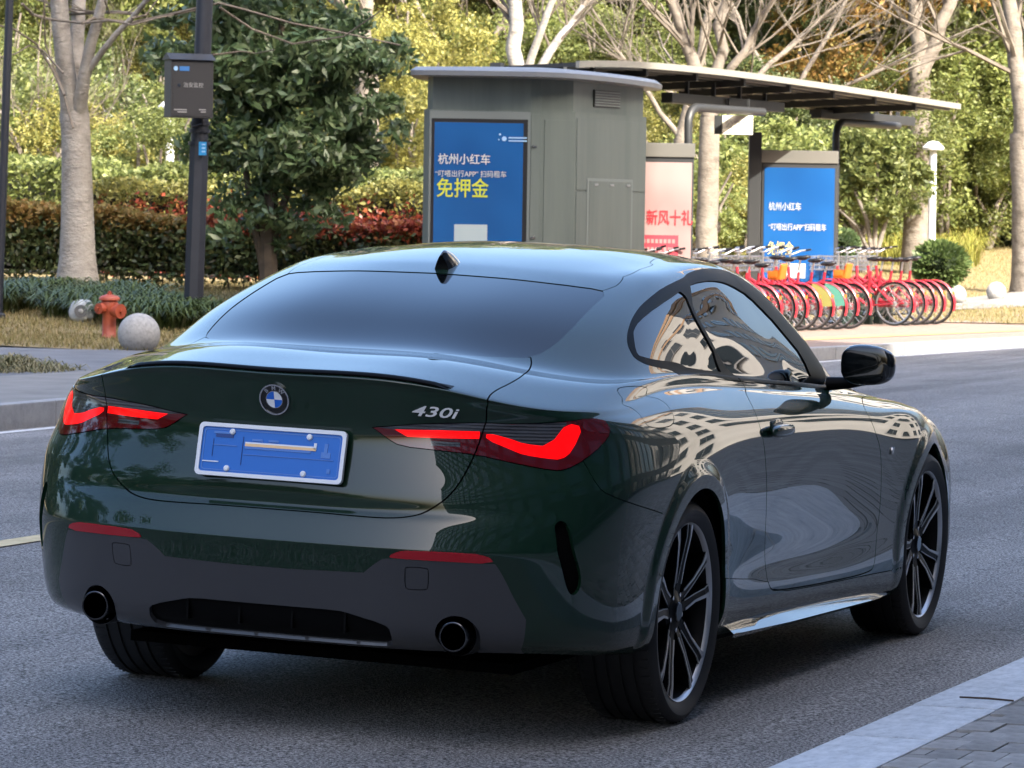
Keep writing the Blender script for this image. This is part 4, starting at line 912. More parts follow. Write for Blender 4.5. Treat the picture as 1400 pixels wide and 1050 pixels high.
LAWN.data.polygons.foreach_set('use_smooth', [True] * len(LAWN.data.polygons))
def gz(px, t):
    """ground point under picture column px at distance t"""
    p = at(px, 300, t); p.z = float(lawn_h(p.x, p.y)); return p
# grass blades (dry lawn) where the picture shows lawn
def blades(name, pts, h0, h1, w, lean, mat, seed=1, seg=1):
    r_ = np.random.default_rng(seed); n = len(pts); a = r_.random(n) * 2 * np.pi; h = h0 + (h1 - h0) * r_.random(n)
    d = np.column_stack([np.cos(a), np.sin(a), 0 * a]); s_ = np.column_stack([-np.sin(a), np.cos(a), 0 * a]); ln = lean * (.3 + r_.random(n))
    up = np.column_stack([0 * a, 0 * a, h])
    if seg == 1:
        V = np.stack([pts - s_ * w / 2, pts + s_ * w / 2, pts + up + d * (ln * h)[:, None]], 1).reshape(-1, 3); F = np.arange(3 * n).reshape(-1, 3)
    else:                                             # arching strap leaf
        m1 = pts + up * .75 + d * (ln * h * .5)[:, None]; m2 = pts + up * .95 + d * (ln * h * 1.1)[:, None]; e_ = pts + up * .55 + d * (ln * h * 1.75)[:, None]
        V = np.stack([pts - s_ * w / 2, pts + s_ * w / 2, m1 + s_ * w / 2, m1 - s_ * w / 2, m2 + s_ * w / 2, m2 - s_ * w / 2, e_], 1).reshape(-1, 3)
        o = np.arange(n)[:, None] * 7; F = np.concatenate([o + np.array([[0, 1, 2]]), o + np.array([[0, 2, 3]]), o + np.array([[3, 2, 4]]), o + np.array([[3, 4, 5]]), o + np.array([[5, 4, 6]])])
    return mesh_np(name, V, F, mat)
def leafmat(name, cols, rough=.5, trans=.35, spec=.4):
    m = bpy.data.materials.new(name); m.use_nodes = True; nt = m.node_tree; b = bs(m)
    g = node(nt, 'ShaderNodeNewGeometry'); r_ = node(nt, 'ShaderNodeValToRGB'); e = r_.color_ramp.elements
    while len(e) < len(cols): e.new(.5)
    for i, (el, c) in enumerate(zip(e, cols)): el.position = i / max(1, len(cols) - 1); el.color = (*c, 1)
    oi = node(nt, 'ShaderNodeObjectInfo'); hs = node(nt, 'ShaderNodeHueSaturation'); mr = node(nt, 'ShaderNodeMapRange'); mr.inputs['To Min'].default_value = .8; mr.inputs['To Max'].default_value = 1.2
    nt.links.new(g.outputs['Random Per Island'], r_.inputs[0]); nt.links.new(r_.outputs[0], hs.inputs['Color']); nt.links.new(oi.outputs['Random'], mr.inputs[0]); nt.links.new(mr.outputs[0], hs.inputs['Value'])
    nt.links.new(hs.outputs[0], b.inputs['Base Color']); b.inputs['Roughness'].default_value = rough; b.inputs['Specular IOR Level'].default_value = spec
    tl = node(nt, 'ShaderNodeBsdfTranslucent'); nt.links.new(hs.outputs[0], tl.inputs[0]); ms = node(nt, 'ShaderNodeMixShader'); ms.inputs[0].default_value = trans
    nt.links.new(b.outputs[0], ms.inputs[1]); nt.links.new(tl.outputs[0], ms.inputs[2]); nt.links.new(ms.outputs[0], nt.nodes['Material Output'].inputs[0])
    return m
DRY = leafmat('dry_grass', [(.20, .15, .06), (.30, .24, .11), (.16, .16, .05), (.34, .27, .13)], .8, .2)
def scatter(n, pxr, tr, seed):
    r_ = np.random.default_rng(seed); out = []
    px = pxr[0] + (pxr[1] - pxr[0]) * r_.random(n); t = np.sqrt(tr[0] ** 2 + (tr[1] ** 2 - tr[0] ** 2) * r_.random(n))
    base = np.array(CAM_POS); f_, rr, uu_ = np.array(CAM_F), np.array(CAM_R), np.array(CAM_U)
    d = f_ + rr * ((px - 700) / 5468.66)[:, None] - uu_ * ((300 - 525) / 5468.66)
    P = base + d * t[:, None]; P[:, 2] = lawn_h(P[:, 0], P[:, 1]); return P
p1 = scatter(60000, (-260, 420), (39, 58), 3); p1 = p1[(p1[:, 0] > 24.85) & (p1[:, 1] > kerb_y(p1[:, 0]) + 4.65)]
p2 = scatter(30000, (1120, 1440), (56, 104), 4); p2 = p2[(p2[:, 1] > kerb_y(p2[:, 0]) + np.where(p2[:, 0] < 44, 6.5, 2.4))]
tag(blades('dry_grass', np.vstack([p1, p2]), .025, .07, .012, .7, DRY, 5), 'dry yellowish winter grass on the lawns beyond the road', 'grass', kind='stuff')
OLIVE = leafmat('olive_grass', [(.16, .17, .03), (.26, .26, .05), (.12, .14, .03), (.32, .28, .08)], .7, .3)
p3 = scatter(9000, (1120, 1340), (84, 104), 6); tag(blades('tall_grass', p3, .3, .62, .02, .55, OLIVE, 7, 2), 'tall yellow-green grass on the bank behind the bicycles', 'grass', kind='stuff')
LIRI = leafmat('lilyturf', [(.03, .05, .014), (.05, .078, .02), (.075, .105, .03), (.03, .05, .014)], .4, .2, .6)
def clump(px, t, n, rad, seed, h=.34):
    c = gz(px, t); r_ = np.random.default_rng(seed); a = r_.random(n) * 6.28; q = rad * np.sqrt(r_.random(n))
    P = np.column_stack([c.x + q * np.cos(a), c.y + q * np.sin(a), np.zeros(n)]); P[:, 2] = lawn_h(P[:, 0], P[:, 1]); return P
cl = [clump(px, t, 520, .40, i) for i, (px, t) in enumerate([(105, 46.5), (130, 47.2), (160, 47), (185, 46.4), (210, 46), (235, 45.3), (252, 44.6), (150, 45.8), (190, 45), (222, 44.4), (172, 48)])]
tag(blades('lilyturf', np.vstack(cl), .16, .34, .022, .9, LIRI, 8, 2), 'dark green arching lilyturf clumps behind the red hydrant', 'ground cover', kind='stuff')
cl = [clump(px, t, 420, .35, 40 + i) for i, (px, t) in enumerate([(-12, 47), (12, 47.5), (35, 48), (58, 48.5), (75, 49)])]
tag(blades('lilyturf', np.vstack(cl), .2, .34, .022, .9, LIRI, 9, 2), 'low lilyturf row left of the pale tree trunk', 'ground cover', kind='stuff')
tf = on_z(12, 506, .09); r_ = np.random.default_rng(12); a = r_.random(1500) * 6.28; q = np.sqrt(r_.random(1500))
q = q ** 1.6; P = np.column_stack([tf.x + .75 * q * np.cos(a), tf.y + .6 * q * np.sin(a), np.full(1500, .088) - .11 * q])
STRAW = leafmat('straw_tuft', [(.16, .15, .07), (.24, .21, .11), (.10, .11, .05), (.28, .24, .14)], .8, .2)
tag(blades('dry_tuft', P, .05, .17, .012, .8, STRAW, 13, 2), 'straggly dry grass tuft on the grey path at the left edge', 'grass tuft')
# ---------------------------------------------------------------- trees, hedges
def leaf_quads(P, size, seed, up=.3, asp=.5, droop=0):
    r_ = np.random.default_rng(seed); n = len(P)
    a = r_.normal(size=(n, 3)); a[:, 2] = a[:, 2] * (1 - up) - droop; a /= np.linalg.norm(a, axis=1)[:, None]
    b = np.cross(a, r_.normal(size=(n, 3))); b /= np.maximum(np.linalg.norm(b, axis=1), 1e-6)[:, None]
    l = size * (.6 + .8 * r_.random(n))[:, None]; w = l * asp
    V = np.stack([P - a * l / 2, P + b * w / 2 - a * l * .05, P + a * l / 2, P - b * w / 2 - a * l * .05], 1).reshape(-1, 3)
    return V, np.arange(4 * n).reshape(-1, 4)
def crown_points(n, rx, ry, rz, K, rc, seed, hollow=.55, low=-1.):
    r_ = np.random.default_rng(seed)
    d = r_.normal(size=(K, 3)); d /= np.linalg.norm(d, axis=1)[:, None]; d[:, 2] = np.where(d[:, 2] < low, -d[:, 2], d[:, 2])
    c = d * (hollow + (1 - hollow) * r_.random((K, 1)) ** .6) * np.array([rx, ry, rz])
    k = r_.integers(0, K, n); e = r_.normal(size=(n, 3)); e /= np.linalg.norm(e, axis=1)[:, None]; rr = rc * (.55 + .7 * r_.random((K, 1)))
    return c[k] + e * rr[k] * (.35 + .65 * r_.random((n, 1))) * np.array([1, 1, .8])
LEAF = {
 'gold': leafmat('golden_leaves', [(.20, .195, .05), (.30, .285, .075), (.125, .14, .04), (.36, .33, .10)], .5, .4),
 'lime': leafmat('lime_leaves', [(.125, .155, .045), (.21, .245, .07), (.08, .11, .035), (.29, .31, .11)], .5, .4),
 'green': leafmat('mid_green_leaves', [(.07, .105, .035), (.13, .165, .055), (.045, .07, .024), (.20, .225, .09)], .45, .35),
 'dark': leafmat('dark_evergreen_leaves', [(.05, .09, .036), (.09, .145, .06), (.15, .20, .10), (.065, .11, .048)], .35, .25, .6),
 'hedge': leafmat('hedge_leaves', [(.04, .065, .025), (.075, .11, .04), (.12, .15, .05), (.10, .075, .04)], .4, .2, .5),
 'red': leafmat('red_leaf_tips', [(.30, .05, .035), (.42, .10, .05), (.22, .04, .03), (.48, .20, .07)], .45, .35),
 'ball': leafmat('clipped_shrub_leaves', [(.06, .105, .03), (.11, .165, .05), (.18, .24, .09), (.05, .085, .025)], .4, .25, .5),
 'rust': leafmat('brown_leaves', [(.22, .12, .03), (.30, .18, .05), (.15, .12, .03), (.28, .22, .06)], .6, .35)}
BARKPALE = noise_color(pbsdf('pale_bark', rough=.9), [(.30, (.055, .045, .036)), (.45, (.15, .13, .108)), (.7, (.22, .195, .165))], 3.2, detail=8, rough=.7, stretch=(1, 1, 1.6), bump=.7, bump_dist=.03, bscale=14)
BARKGREY = noise_color(pbsdf('grey_bark', rough=.9), [(.28, (.10, .09, .08)), (.45, (.25, .235, .215)), (.7, (.36, .345, .32))], 3.0, detail=9, rough=.72, stretch=(1, 1, 1.8), bump=.8, bump_dist=.03, bscale=16)
BARKDARK = noise_color(pbsdf('dark_bark', rough=.9), [(.3, (.035, .028, .02)), (.7, (.09, .07, .05))], 6., bump=.6, bscale=20)
TWIG = noise_color(pbsdf('twig_grey', rough=.9), [(.3, (.09, .075, .06)), (.7, (.17, .148, .122))], 4.)
def limb(mb, a, b, r0, r1, n=6, wob=.06, seed=0, sides=8):
    r_ = random.Random(seed); a, b = Vector(a), Vector(b); L = (b - a).length
    pts = [a + (b - a) * (i / n) + Vector((r_.uniform(-1, 1), r_.uniform(-1, 1), r_.uniform(-.4, .4))) * wob * L * math.sin(math.pi * i / n) for i in range(n + 1)]
    mb.tube(pts, [r0 + (r1 - r0) * i / n for i in range(n + 1)], sides); return pts
def grow(mb, p, d, L, r, depth, rnd, sides=5, up=.15, spread=.6):
    n = 4; pts = [p.copy()]; q = p.copy(); dd = d.copy()
    for i in range(n):
        dd = (dd + Vector((rnd.uniform(-1, 1), rnd.uniform(-1, 1), rnd.uniform(-1, 1))) * .13 + Vector((0, 0, up * .12))).normalized(); q = q + dd * L / n; pts.append(q.copy())
    mb.tube(pts, [r * (1 - .45 * i / n) for i in range(n + 1)], sides if depth > 1 else 4, cap=False)
    if depth == 0: return
    for k in range(rnd.choice((2, 3, 3))):
        i = rnd.randint(1, n); base = pts[i]
        nd = (dd + Vector((rnd.uniform(-1, 1), rnd.uniform(-1, 1), rnd.uniform(-.5, .9))).normalized() * spread).normalized()
        grow(mb, base, nd, L * rnd.uniform(.55, .8), r * rnd.uniform(.42, .6), depth - 1, rnd, sides, up, spread)
def bare_tree(px, t, r0, forks, label, name='bare_tree', h=3.2, bark=BARKPALE, seed=1, lean=(0, 0), depth=4, crown=True, zb=None, group=None, flare=1.35):
    base = gz(px, t); base.z -= .15
    root = empty(name, base); tag(root, label, 'tree', group)
    rnd = random.Random(seed); tr = MB(); br = MB()
    top = Vector((lean[0] * h, lean[1] * h, h))
    pts = [top * (i / 7) + Vector((rnd.uniform(-1, 1), rnd.uniform(-1, 1), 0)) * r0 * .18 * math.sin(math.pi * i / 7) for i in range(8)]
    rad = [r0 * (flare if i == 0 else 1.12 if i == 1 else 1.0 - .02 * i) for i in range(8)]
    tr.tube(pts, rad, 14)
    for (dx, dy, dz, L, rr) in forks:
        d = Vector((dx, dy, dz)).normalized(); e = top + d * L
        limb(tr, top - d * .1, e, rr, rr * .62, 6, .035, rnd.random(), 10)
        if crown:
            for k in range(6):
                q = top + (e - top) * rnd.uniform(.35, 1); nd = (d + Vector((rnd.uniform(-1, 1), rnd.uniform(-1, 1), rnd.uniform(-.3, .6)))).normalized()
                grow(br, q, nd, L * rnd.uniform(.5, .8), rr * .26, depth - 1, rnd)
            grow(br, e, d, L * .9, rr * .4, depth, rnd)
    tr.build('trunk', bark, root, smooth=True, sharp=70)
    if br.v: br.build('branches', TWIG, root, smooth=True)
    return root
CR, CU, CF = CAM_R, Vector((0, 0, 1)), Vector((.9388, .3446, 0))
def dirv(rt, up, aw): v = _r * rt + CU * up + CF * aw; return (v.x, v.y, v.z)
# --- the big pale trunk on the left: three limbs
b0 = gz(108, 49.5); LT = empty('pale_tree', b0 - Vector((0, 0, .1))); tag(LT, 'tall pale-barked tree with forked trunk on the left lawn', 'tree')
def rel(px, py, t): return at(px, py, t) - LT.location
m = MB()
m.tube([rel(105, 405, 49.5), rel(106, 385, 49.5), rel(106, 350, 49.5), rel(106, 300, 49.5), rel(105, 240, 49.5), rel(104, 190, 49.5), rel(102, 160, 49.5), rel(101, 145, 49.5)], [.31, .27, .225, .205, .19, .18, .185, .17], 18)
m.tube([rel(100, 170, 49.5), rel(95, 130, 49.4), rel(88, 80, 49.3), rel(82, 20, 49.3), rel(76, -80, 49.2), rel(66, -260, 49)], [.14, .125, .115, .11, .10, .07], 12)
m.tube([rel(103, 165, 49.5), rel(103, 120, 49.6), rel(105, 60, 49.7), rel(108, 0, 49.8), rel(114, -120, 50), rel(120, -300, 50)], [.12, .10, .09, .085, .075, .05], 12)
m.tube([rel(104, 165, 49.5), rel(112, 125, 49.3), rel(117, 95, 49.2), rel(124, 60, 49.1), rel(133, 30, 49), rel(143, -10, 48.9), rel(165, -110, 48.6)], [.12, .085, .075, .07, .065, .06, .045], 12)
m.tube([rel(114, 118, 49.3), rel(122, 95, 49.2), rel(140, 70, 49), rel(160, 45, 48.9), rel(180, 25, 48.8), rel(205, -5, 48.6), rel(250, -60, 48)], [.06, .045, .04, .036, .034, .03, .02], 10)
m.build('trunk', BARKGREY, LT, smooth=True, sharp=70)
br = MB(); rnd = random.Random(5)
for pl, r0 in (([(30, 5), (45, 20), (70, 27), (112, 32), (150, 28), (180, 34), (210, 26), (268, 14)], .02), ([(112, 32), (128, 25), (180, 31), (240, 18), (300, 4), (330, 12), (400, 32), (470, 45), (548, 62)], .022), ([(300, 10), (345, 40), (400, 60), (470, 50), (520, 15)], .016), ([(290, 75), (330, 70), (350, 73), (375, 68)], .012), ([(88, 130), (72, 95), (50, 60), (20, 40), (-20, 30)], .02), ([(86, 100), (60, 70), (40, 62), (20, 74), (-10, 80)], .014), ([(100, 175), (85, 120), (62, 60), (60, 0)], .016), ([(180, 25), (200, 20), (230, -20)], .015), ([(143, 0), (150, 18), (175, 17), (215, -10)], .012)):
    br.tube([rel(x, y, 48.6 + .4 * math.sin(i)) for i, (x, y) in enumerate(pl)], [r0 * (1 - .6 * i / len(pl)) for i in range(len(pl))], 5)
for k in range(9):
    q = rel(rnd.uniform(60, 220), rnd.uniform(-140, 20), 49); grow(br, q, Vector(dirv(rnd.uniform(-1, 1), rnd.uniform(-.1, .8), rnd.uniform(-.5, .5))).normalized(), 1.3, .025, 3, rnd)
br.build('branches', TWIG, LT, smooth=True)
# --- dark evergreen behind the lamp post
def leafy(name, label, cat, loc, parts, mat, size, seed, trunk=None, up=.2, asp=.45, droop=0, group=None, bark=BARKDARK):
    """parts: (n, centre, radii, clumps, clump radius) -> one crown mesh"""
    root = empty(name, loc); tag(root, label, cat, group); PP = []
    for i, (n, c, R, K, rc) in enumerate(parts): PP.append(crown_points(n, *R, K, rc, seed + i) + np.array(c))
    V, F = leaf_quads(np.vstack(PP), size, seed, up, asp, droop); o = mesh_np('crown', V, F, mat, root)
    if trunk:
        m = MB()
        for pts, rad in trunk: m.tube(pts, rad, 8)
        m.build('trunk', bark, root, smooth=True)
    return root
eb = gz(372, 50); 
def e_(px, py, t=50.): v = at(px, py, t) - eb; return (v.x, v.y, v.z)
k = 50 / 5468.66
leafy('evergreen_tree', 'dense dark evergreen tree behind the lamp post with the control box', 'tree', eb,
      [(6500, e_(395, 70), (115 * k, 1.2, 95 * k), 52, .32), (3400, e_(470, 110), (85 * k, 1.0, 95 * k), 34, .30), (3000, e_(300, 60), (85 * k, 1.0, 70 * k), 26, .30), (4200, e_(420, 200), (95 * k, .9, 62 * k), 34, .28), (2600, e_(345, 210), (50 * k, .8, 75 * k), 22, .27), (600, e_(405, 300), (45 * k, .6, 25 * k), 12, .22), (3200, e_(390, -60), (150 * k, 1.2, 70 * k), 30, .4), (500, e_(335, 310), (40 * k, .6, 40 * k), 12, .22)],
      LEAF['dark'], .15, 21, [([e_(368, 395), e_(366, 330), e_(372, 260), e_(380, 150), e_(385, 30)], [.13, .11, .09, .07, .04]), ([e_(362, 370), e_(345, 290), e_(330, 200)], [.07, .05, .03]), ([e_(372, 330), e_(400, 240), e_(440, 170)], [.06, .045, .025])], .1, .36, .35)
# --- hedges
def hedge(name, label, pxa, pxb, ta, tb, h, depth, n, size, mats, seed, top_mat=None, group=None, z0=None, core=True, cat='hedge'):
    a, b = gz(pxa, ta), gz(pxb, tb); r_ = np.random.default_rng(seed); root = empty(name, a); tag(root, label, cat, group)
    d = b - a; d.z = 0; L = d.length; d.normalize(); back = Vector((-d.y, d.x, 0)); back = back if back.dot(CF) > 0 else -back
    s_ = r_.random(n) * L; face = r_.random(n)
    dep = np.where(face < .6, r_.random(n) * .22, r_.random(n) * depth); hz_ = np.where(face < .6, .06 + (h - .06) * r_.random(n) ** .85, h - r_.random(n) ** 2 * .3)
    bul = .07 * np.sin(s_ * 2.1) + .05 * np.sin(s_ * 5.3 + 1)
    hz_ = hz_ * (1 + .05 * np.sin(s_ * 1.7) + .04 * np.sin(s_ * 4.1))
    keep = r_.random(n) < np.clip(.25 + hz_ / h * 1.1, 0, 1)
    P = np.outer(s_, np.array(d)) + np.outer(dep + bul, np.array(back)); P[:, 2] = hz_; P = P[keep]; gzv = lawn_h(P[:, 0] + a.x, P[:, 1] + a.y) - a.z; P[:, 2] += gzv
    P += r_.normal(size=P.shape) * .03
    V, F = leaf_quads(P, size, seed, .2, .5)
    mi = None; mats_ = [mats]
    if top_mat is not None:
        mats_ = [mats, top_mat]; mi = ((P[:, 2] - gzv[:] ) / h + r_.normal(size=len(P)) * .07 > .80).astype(int)
    mesh_np('foliage', V, F, mats_, root, mi=mi)
    st = MB()
    for i in range(int(L * 7)):
        q = Vector(d * (r_.random() * L) + back * (.1 + r_.random() * depth * .8)); q.z = float(lawn_h(q.x + a.x, q.y + a.y)) - a.z - .03; e = q + Vector((r_.normal() * .08, r_.normal() * .08, h * (.6 + .3 * r_.random()))); st.tube([q, (q + e) / 2 + Vector((r_.normal() * .03, r_.normal() * .03, 0)), e], [.012, .009, .005], 4)
    st.build('stems', BARKDARK, root)
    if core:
        c = MB(); M = Matrix((d, back, Vector((0, 0, 1)))).transposed(); c.box(d * L / 2 + back * (depth * .6) + Vector((0, 0, h * .48 + .1)), (L, depth * .5, h * .72), M); c.build('dark_core', pbsdf('hedge_core_' + str(seed), (.012, .014, .008), .95), root)  # solid dark box added inside the leaves to block light
    return root
hedge('hedge', 'dark clipped hedge behind the pale tree trunk on the left', -40, 250, 53.5, 53.0, 1.02, 1.1, 15000, .085, LEAF['hedge'], 31, LEAF['rust'])
hedge('hedge', 'dark clipped hedge with reddish tips left of the kiosk', 250, 592, 53.0, 51.0, .98, 1.1, 17000, .085, LEAF['hedge'], 32, LEAF['red'])
hedge('hedge', 'sunlit yellow-green hedge running behind the dark left hedge', -60, 640, 63.5, 61.5, 1.75, 2.4, 24000, .10, LEAF['lime'], 33)
hedge('hedge', 'low sunlit red-leaved hedge behind the evergreen tree', 110, 600, 58.8, 57, 1.40, 1.0, 11000, .09, LEAF['red'], 34, LEAF['gold'])
# --- backdrop of sunlit trees: four prototypes, many individuals
PROTO = {}
def proto(key, n, R, K, rc, size, seed, asp=.5, droop=0):
    V, F = leaf_quads(crown_points(n, *R, K, rc, seed, .35), size, seed, .2, asp, droop)
    o = mesh_np('crown', V, F, LEAF['lime']); PROTO[key] = o.data; bpy.data.objects.remove(o)
proto('a', 21000, (2.3, 2.3, 2.6), 95, .55, .118, 51); proto('b', 20000, (2.9, 2.6, 2.0), 95, .55, .118, 52); proto('c', 17000, (1.7, 1.7, 3.2), 80, .46, .11, 53, .4, .3); proto('d', 12000, (1.6, 1.6, 1.2), 56, .38, .09, 54)
tm = MB(); rnd = random.Random(9)
for k in range(5): limb(tm, (rnd.uniform(-.15, .15), rnd.uniform(-.15, .15), -3.2), (rnd.uniform(-1.2, 1.2), rnd.uniform(-1.2, 1.2), rnd.uniform(.2, 1.6)), .07, .02, 5, .05, k, 6)
o = tm.build('trunk', BARKPALE, smooth=True); STEMS = o.data; bpy.data.objects.remove(o)
MATVAR = {}
def crown_data(key, col):
    if (key, col) not in MATVAR:
        d = PROTO[key].copy(); d.materials.clear(); d.materials.append(LEAF[col]); MATVAR[(key, col)] = d
    return MATVAR[(key, col)]
ORDW = 'leftmost second third fourth fifth sixth seventh eighth ninth tenth eleventh twelfth thirteenth fourteenth fifteenth sixteenth seventeenth eighteenth nineteenth twentieth twenty-first twenty-second twenty-third twenty-fourth twenty-fifth twenty-sixth'.split()
COLW = {'gold': 'golden yellow', 'lime': 'yellow-green', 'green': 'mid-green', 'dark': 'dark green', 'rust': 'rusty brown'}; SHPW = {'a': 'tall rounded', 'b': 'broad', 'c': 'slender upright', 'd': 'low bushy'}
def ordl(i): return ORDW[i] + ('' if i == 0 else ' from the left')
def row(L, tail, group):
    for i, a in enumerate(sorted(L)): backdrop(*a, '%s %s tree, %s %s' % (COLW[a[4]], SHPW[a[3]], ordl(i), tail), group)
def backdrop(px, py, t, key, col, sc, label, group, name='leafy_tree', cat='tree', stems=True):
    p = at(px, py, t); root = empty(name, p); tag(root, label, cat, group)
    c = link(bpy.data.objects.new('crown', crown_data(key, col)), root); c.rotation_euler = (rnd.uniform(-.2, .2), rnd.uniform(-.2, .2), rnd.uniform(0, 6.28)); c.scale = (sc * rnd.uniform(.9, 1.1), sc * rnd.uniform(.9, 1.1), sc * rnd.uniform(.9, 1.1))
    if stems:
        if t > 82 and name == 'leafy_tree' and py < 200:      # the part of the crown above the picture
            u_ = link(bpy.data.objects.new('upper_crown', crown_data('ab'[rnd.randint(0, 1)], col)), root); u_.location = (rnd.uniform(-1, 1), rnd.uniform(-1, 1), rnd.uniform(4, 6)); u_.scale = (1.35, 1.35, 1.5); u_.rotation_euler.z = rnd.uniform(0, 6)
        s_ = link(bpy.data.objects.new('trunk', STEMS), root); s_.rotation_euler = (0, 0, rnd.uniform(0, 6.28)); h = p.z - float(lawn_h(p.x, p.y)); s_.scale = (1, 1, max(.3, h / 3.2))
    return root
G1 = 'sunlit trees behind the left hedges'; G2 = 'yellow shrubs behind the kiosk'; G3 = 'tall green trees behind the bus shelter'; G4 = 'dense trees on the right bank'
row([(20, 190, 74, 'd', 'lime', 1.2), (40, 30, 88, 'a', 'lime', .9), (150, 190, 78, 'd', 'green', 1.3), (185, 150, 84, 'c', 'lime', .75), (225, 120, 90, 'a', 'gold', .75), (165, 60, 95, 'b', 'lime', .7), (260, 200, 76, 'd', 'lime', 1.1), (290, 60, 92, 'b', 'green', .9), (-20, 120, 80, 'b', 'lime', .7), (205, 215, 70, 'd', 'lime', .8), (95, 215, 72, 'd', 'gold', .9)], 'behind the left hedges', G1)
row([(535, 210, 72, 'c', 'gold', .8), (560, 110, 76, 'a', 'gold', .75), (520, 120, 80, 'b', 'gold', .7), (600, 90, 86, 'b', 'lime', .8), (660, 60, 90, 'a', 'gold', .8), (555, 230, 70, 'd', 'gold', 1.1), (580, 40, 96, 'a', 'rust', .75), (490, 200, 78, 'd', 'gold', 1.0), (455, 230, 74, 'd', 'lime', 1.0)], 'beside the kiosk', G2)
row([(740, 75, 84, 'b', 'lime', .75), (800, 60, 88, 'a', 'gold', .8), (855, 90, 82, 'b', 'lime', .7), (925, 70, 100, 'a', 'lime', .8), (905, 190, 76, 'c', 'gold', .55), (1000, 170, 78, 'b', 'green', .6), (1010, 260, 74, 'd', 'lime', 1.3), (940, 130, 86, 'a', 'green', .6), (1005, 140, 92, 'b', 'green', .7), (1090, 120, 86, 'c', 'green', .8), (990, 300, 72, 'd', 'gold', .9), (1115, 40, 100, 'b', 'lime', .8), (1080, 190, 78, 'a', 'green', .55), (930, 290, 70, 'd', 'lime', .8)], 'behind the bus shelter', G3)
row([(1140, 80, 92, 'a', 'green', .8), (1180, 40, 98, 'b', 'lime', .9), (1130, 140, 84, 'd', 'rust', 1.2), (1190, 190, 82, 'a', 'lime', .75), (1235, 120, 90, 'b', 'gold', .8), (1250, 250, 92, 'c', 'lime', .7), (1290, 160, 88, 'a', 'lime', .9), (1330, 70, 96, 'b', 'lime', 1.0), (1350, 210, 90, 'a', 'lime', .8), (1395, 130, 94, 'b', 'green', .9), (1390, 260, 92, 'd', 'green', 1.5), (1320, 280, 94, 'd', 'dark', 1.3), (1365, 290, 93, 'd', 'green', 1.2), (1160, 260, 88, 'd', 'lime', 1.3), (1215, 290, 96, 'd', 'dark', 1.2), (1280, 290, 97, 'd', 'green', 1.4), (1420, 60, 90, 'a', 'green', .8)], 'on the right bank', G4)
FARL = []                                               # the far wood that closes the view
for i in range(26):
    px = -120 + 62 * i
    if 770 < px < 900 or 980 < px < 1080: continue
    FARL.append((px + rnd.uniform(-15, 15), rnd.uniform(60, 170), rnd.uniform(112, 128), 'ab'[i % 2], rnd.choice(['lime', 'green', 'lime', 'gold']), 1.5))
row(FARL, 'in the far wood', 'far trees behind everything')
# --- bare trees
bare_tree(499, 66, .22, [(.2, .1, 1, 2.2, .14), (-.5, .2, .9, 2.0, .10)], 'pale bare tree trunk left of the kiosk, behind the evergreen', h=3.6, seed=3, depth=3)
bare_tree(709, 66, .21, [dirv(-.1, 1, 0) + (2.4, .15), dirv(.7, 1, .2) + (1.8, .09), dirv(.35, 1, -.2) + (2.2, .08)], 'bare grey tree rising just behind the kiosk roof', h=3.4, seed=8, depth=3, bark=BARKGREY)
bare_tree(968, 68, .20, [dirv(-.35, 1, 0) + (2.2, .14), dirv(.12, 1, 0) + (2.4, .12), dirv(.9, .8, .2) + (2.2, .06), dirv(.5, 1, -.2) + (2.0, .09), dirv(-.8, .5, .1) + (1.6, .05)], 'bare spreading tree with mottled trunk behind the bus shelter', h=3.3, seed=12, depth=4)
bare_tree(920, 72, .17, [dirv(.2, 1, 0) + (2.4, .12), dirv(-.6, .8, 0) + (2, .06)], 'slender bare trunk between kiosk and bus shelter', h=3.0, seed=14, depth=3, lean=(.02, -.04))
bare_tree(1253, 82, .27, [dirv(-.1, 1, 0) + (2.4, .19), dirv(.35, 1, 0) + (2.6, .17)], 'pale forked trunk on the right bank behind the white pole', h=4.1, seed=16, depth=3)
bare_tree(1408, 76, .30, [dirv(-.12, 1, 0) + (3, .2), dirv(.2, 1, 0) + (3, .2)], 'thick pale trunk at the right edge of the lawn', h=3.2, seed=18, depth=3, lean=(-.01, .05))
bare_tree(640, 84, .10, [dirv(.3, 1, 0) + (3, .08), dirv(-.5, 1, 0) + (2.6, .07), dirv(.6, .8, 0) + (2.5, .05)], 'thin bare brown tree far behind the kiosk', h=3., seed=22, depth=4)
bare_tree(1070, 80, .10, [dirv(.5, 1, 0) + (3, .06), dirv(-.5, 1, 0) + (2.6, .06), dirv(1, .5, 0) + (2.8, .05)], 'thin bare tree with long twigs above the shelter roof', h=3.4, seed=27, depth=4)
bare_tree(60, 72, .05, [dirv(.3, 1, 0) + (1.6, .04), dirv(-.5, 1, 0) + (1.8, .04), dirv(.6, .8, 0) + (1.5, .03), dirv(-.1, 1, .3) + (2, .04)], 'reddish leafless shrub left of the pale trunk', name='bare_shrub', h=1.2, seed=31, depth=4)
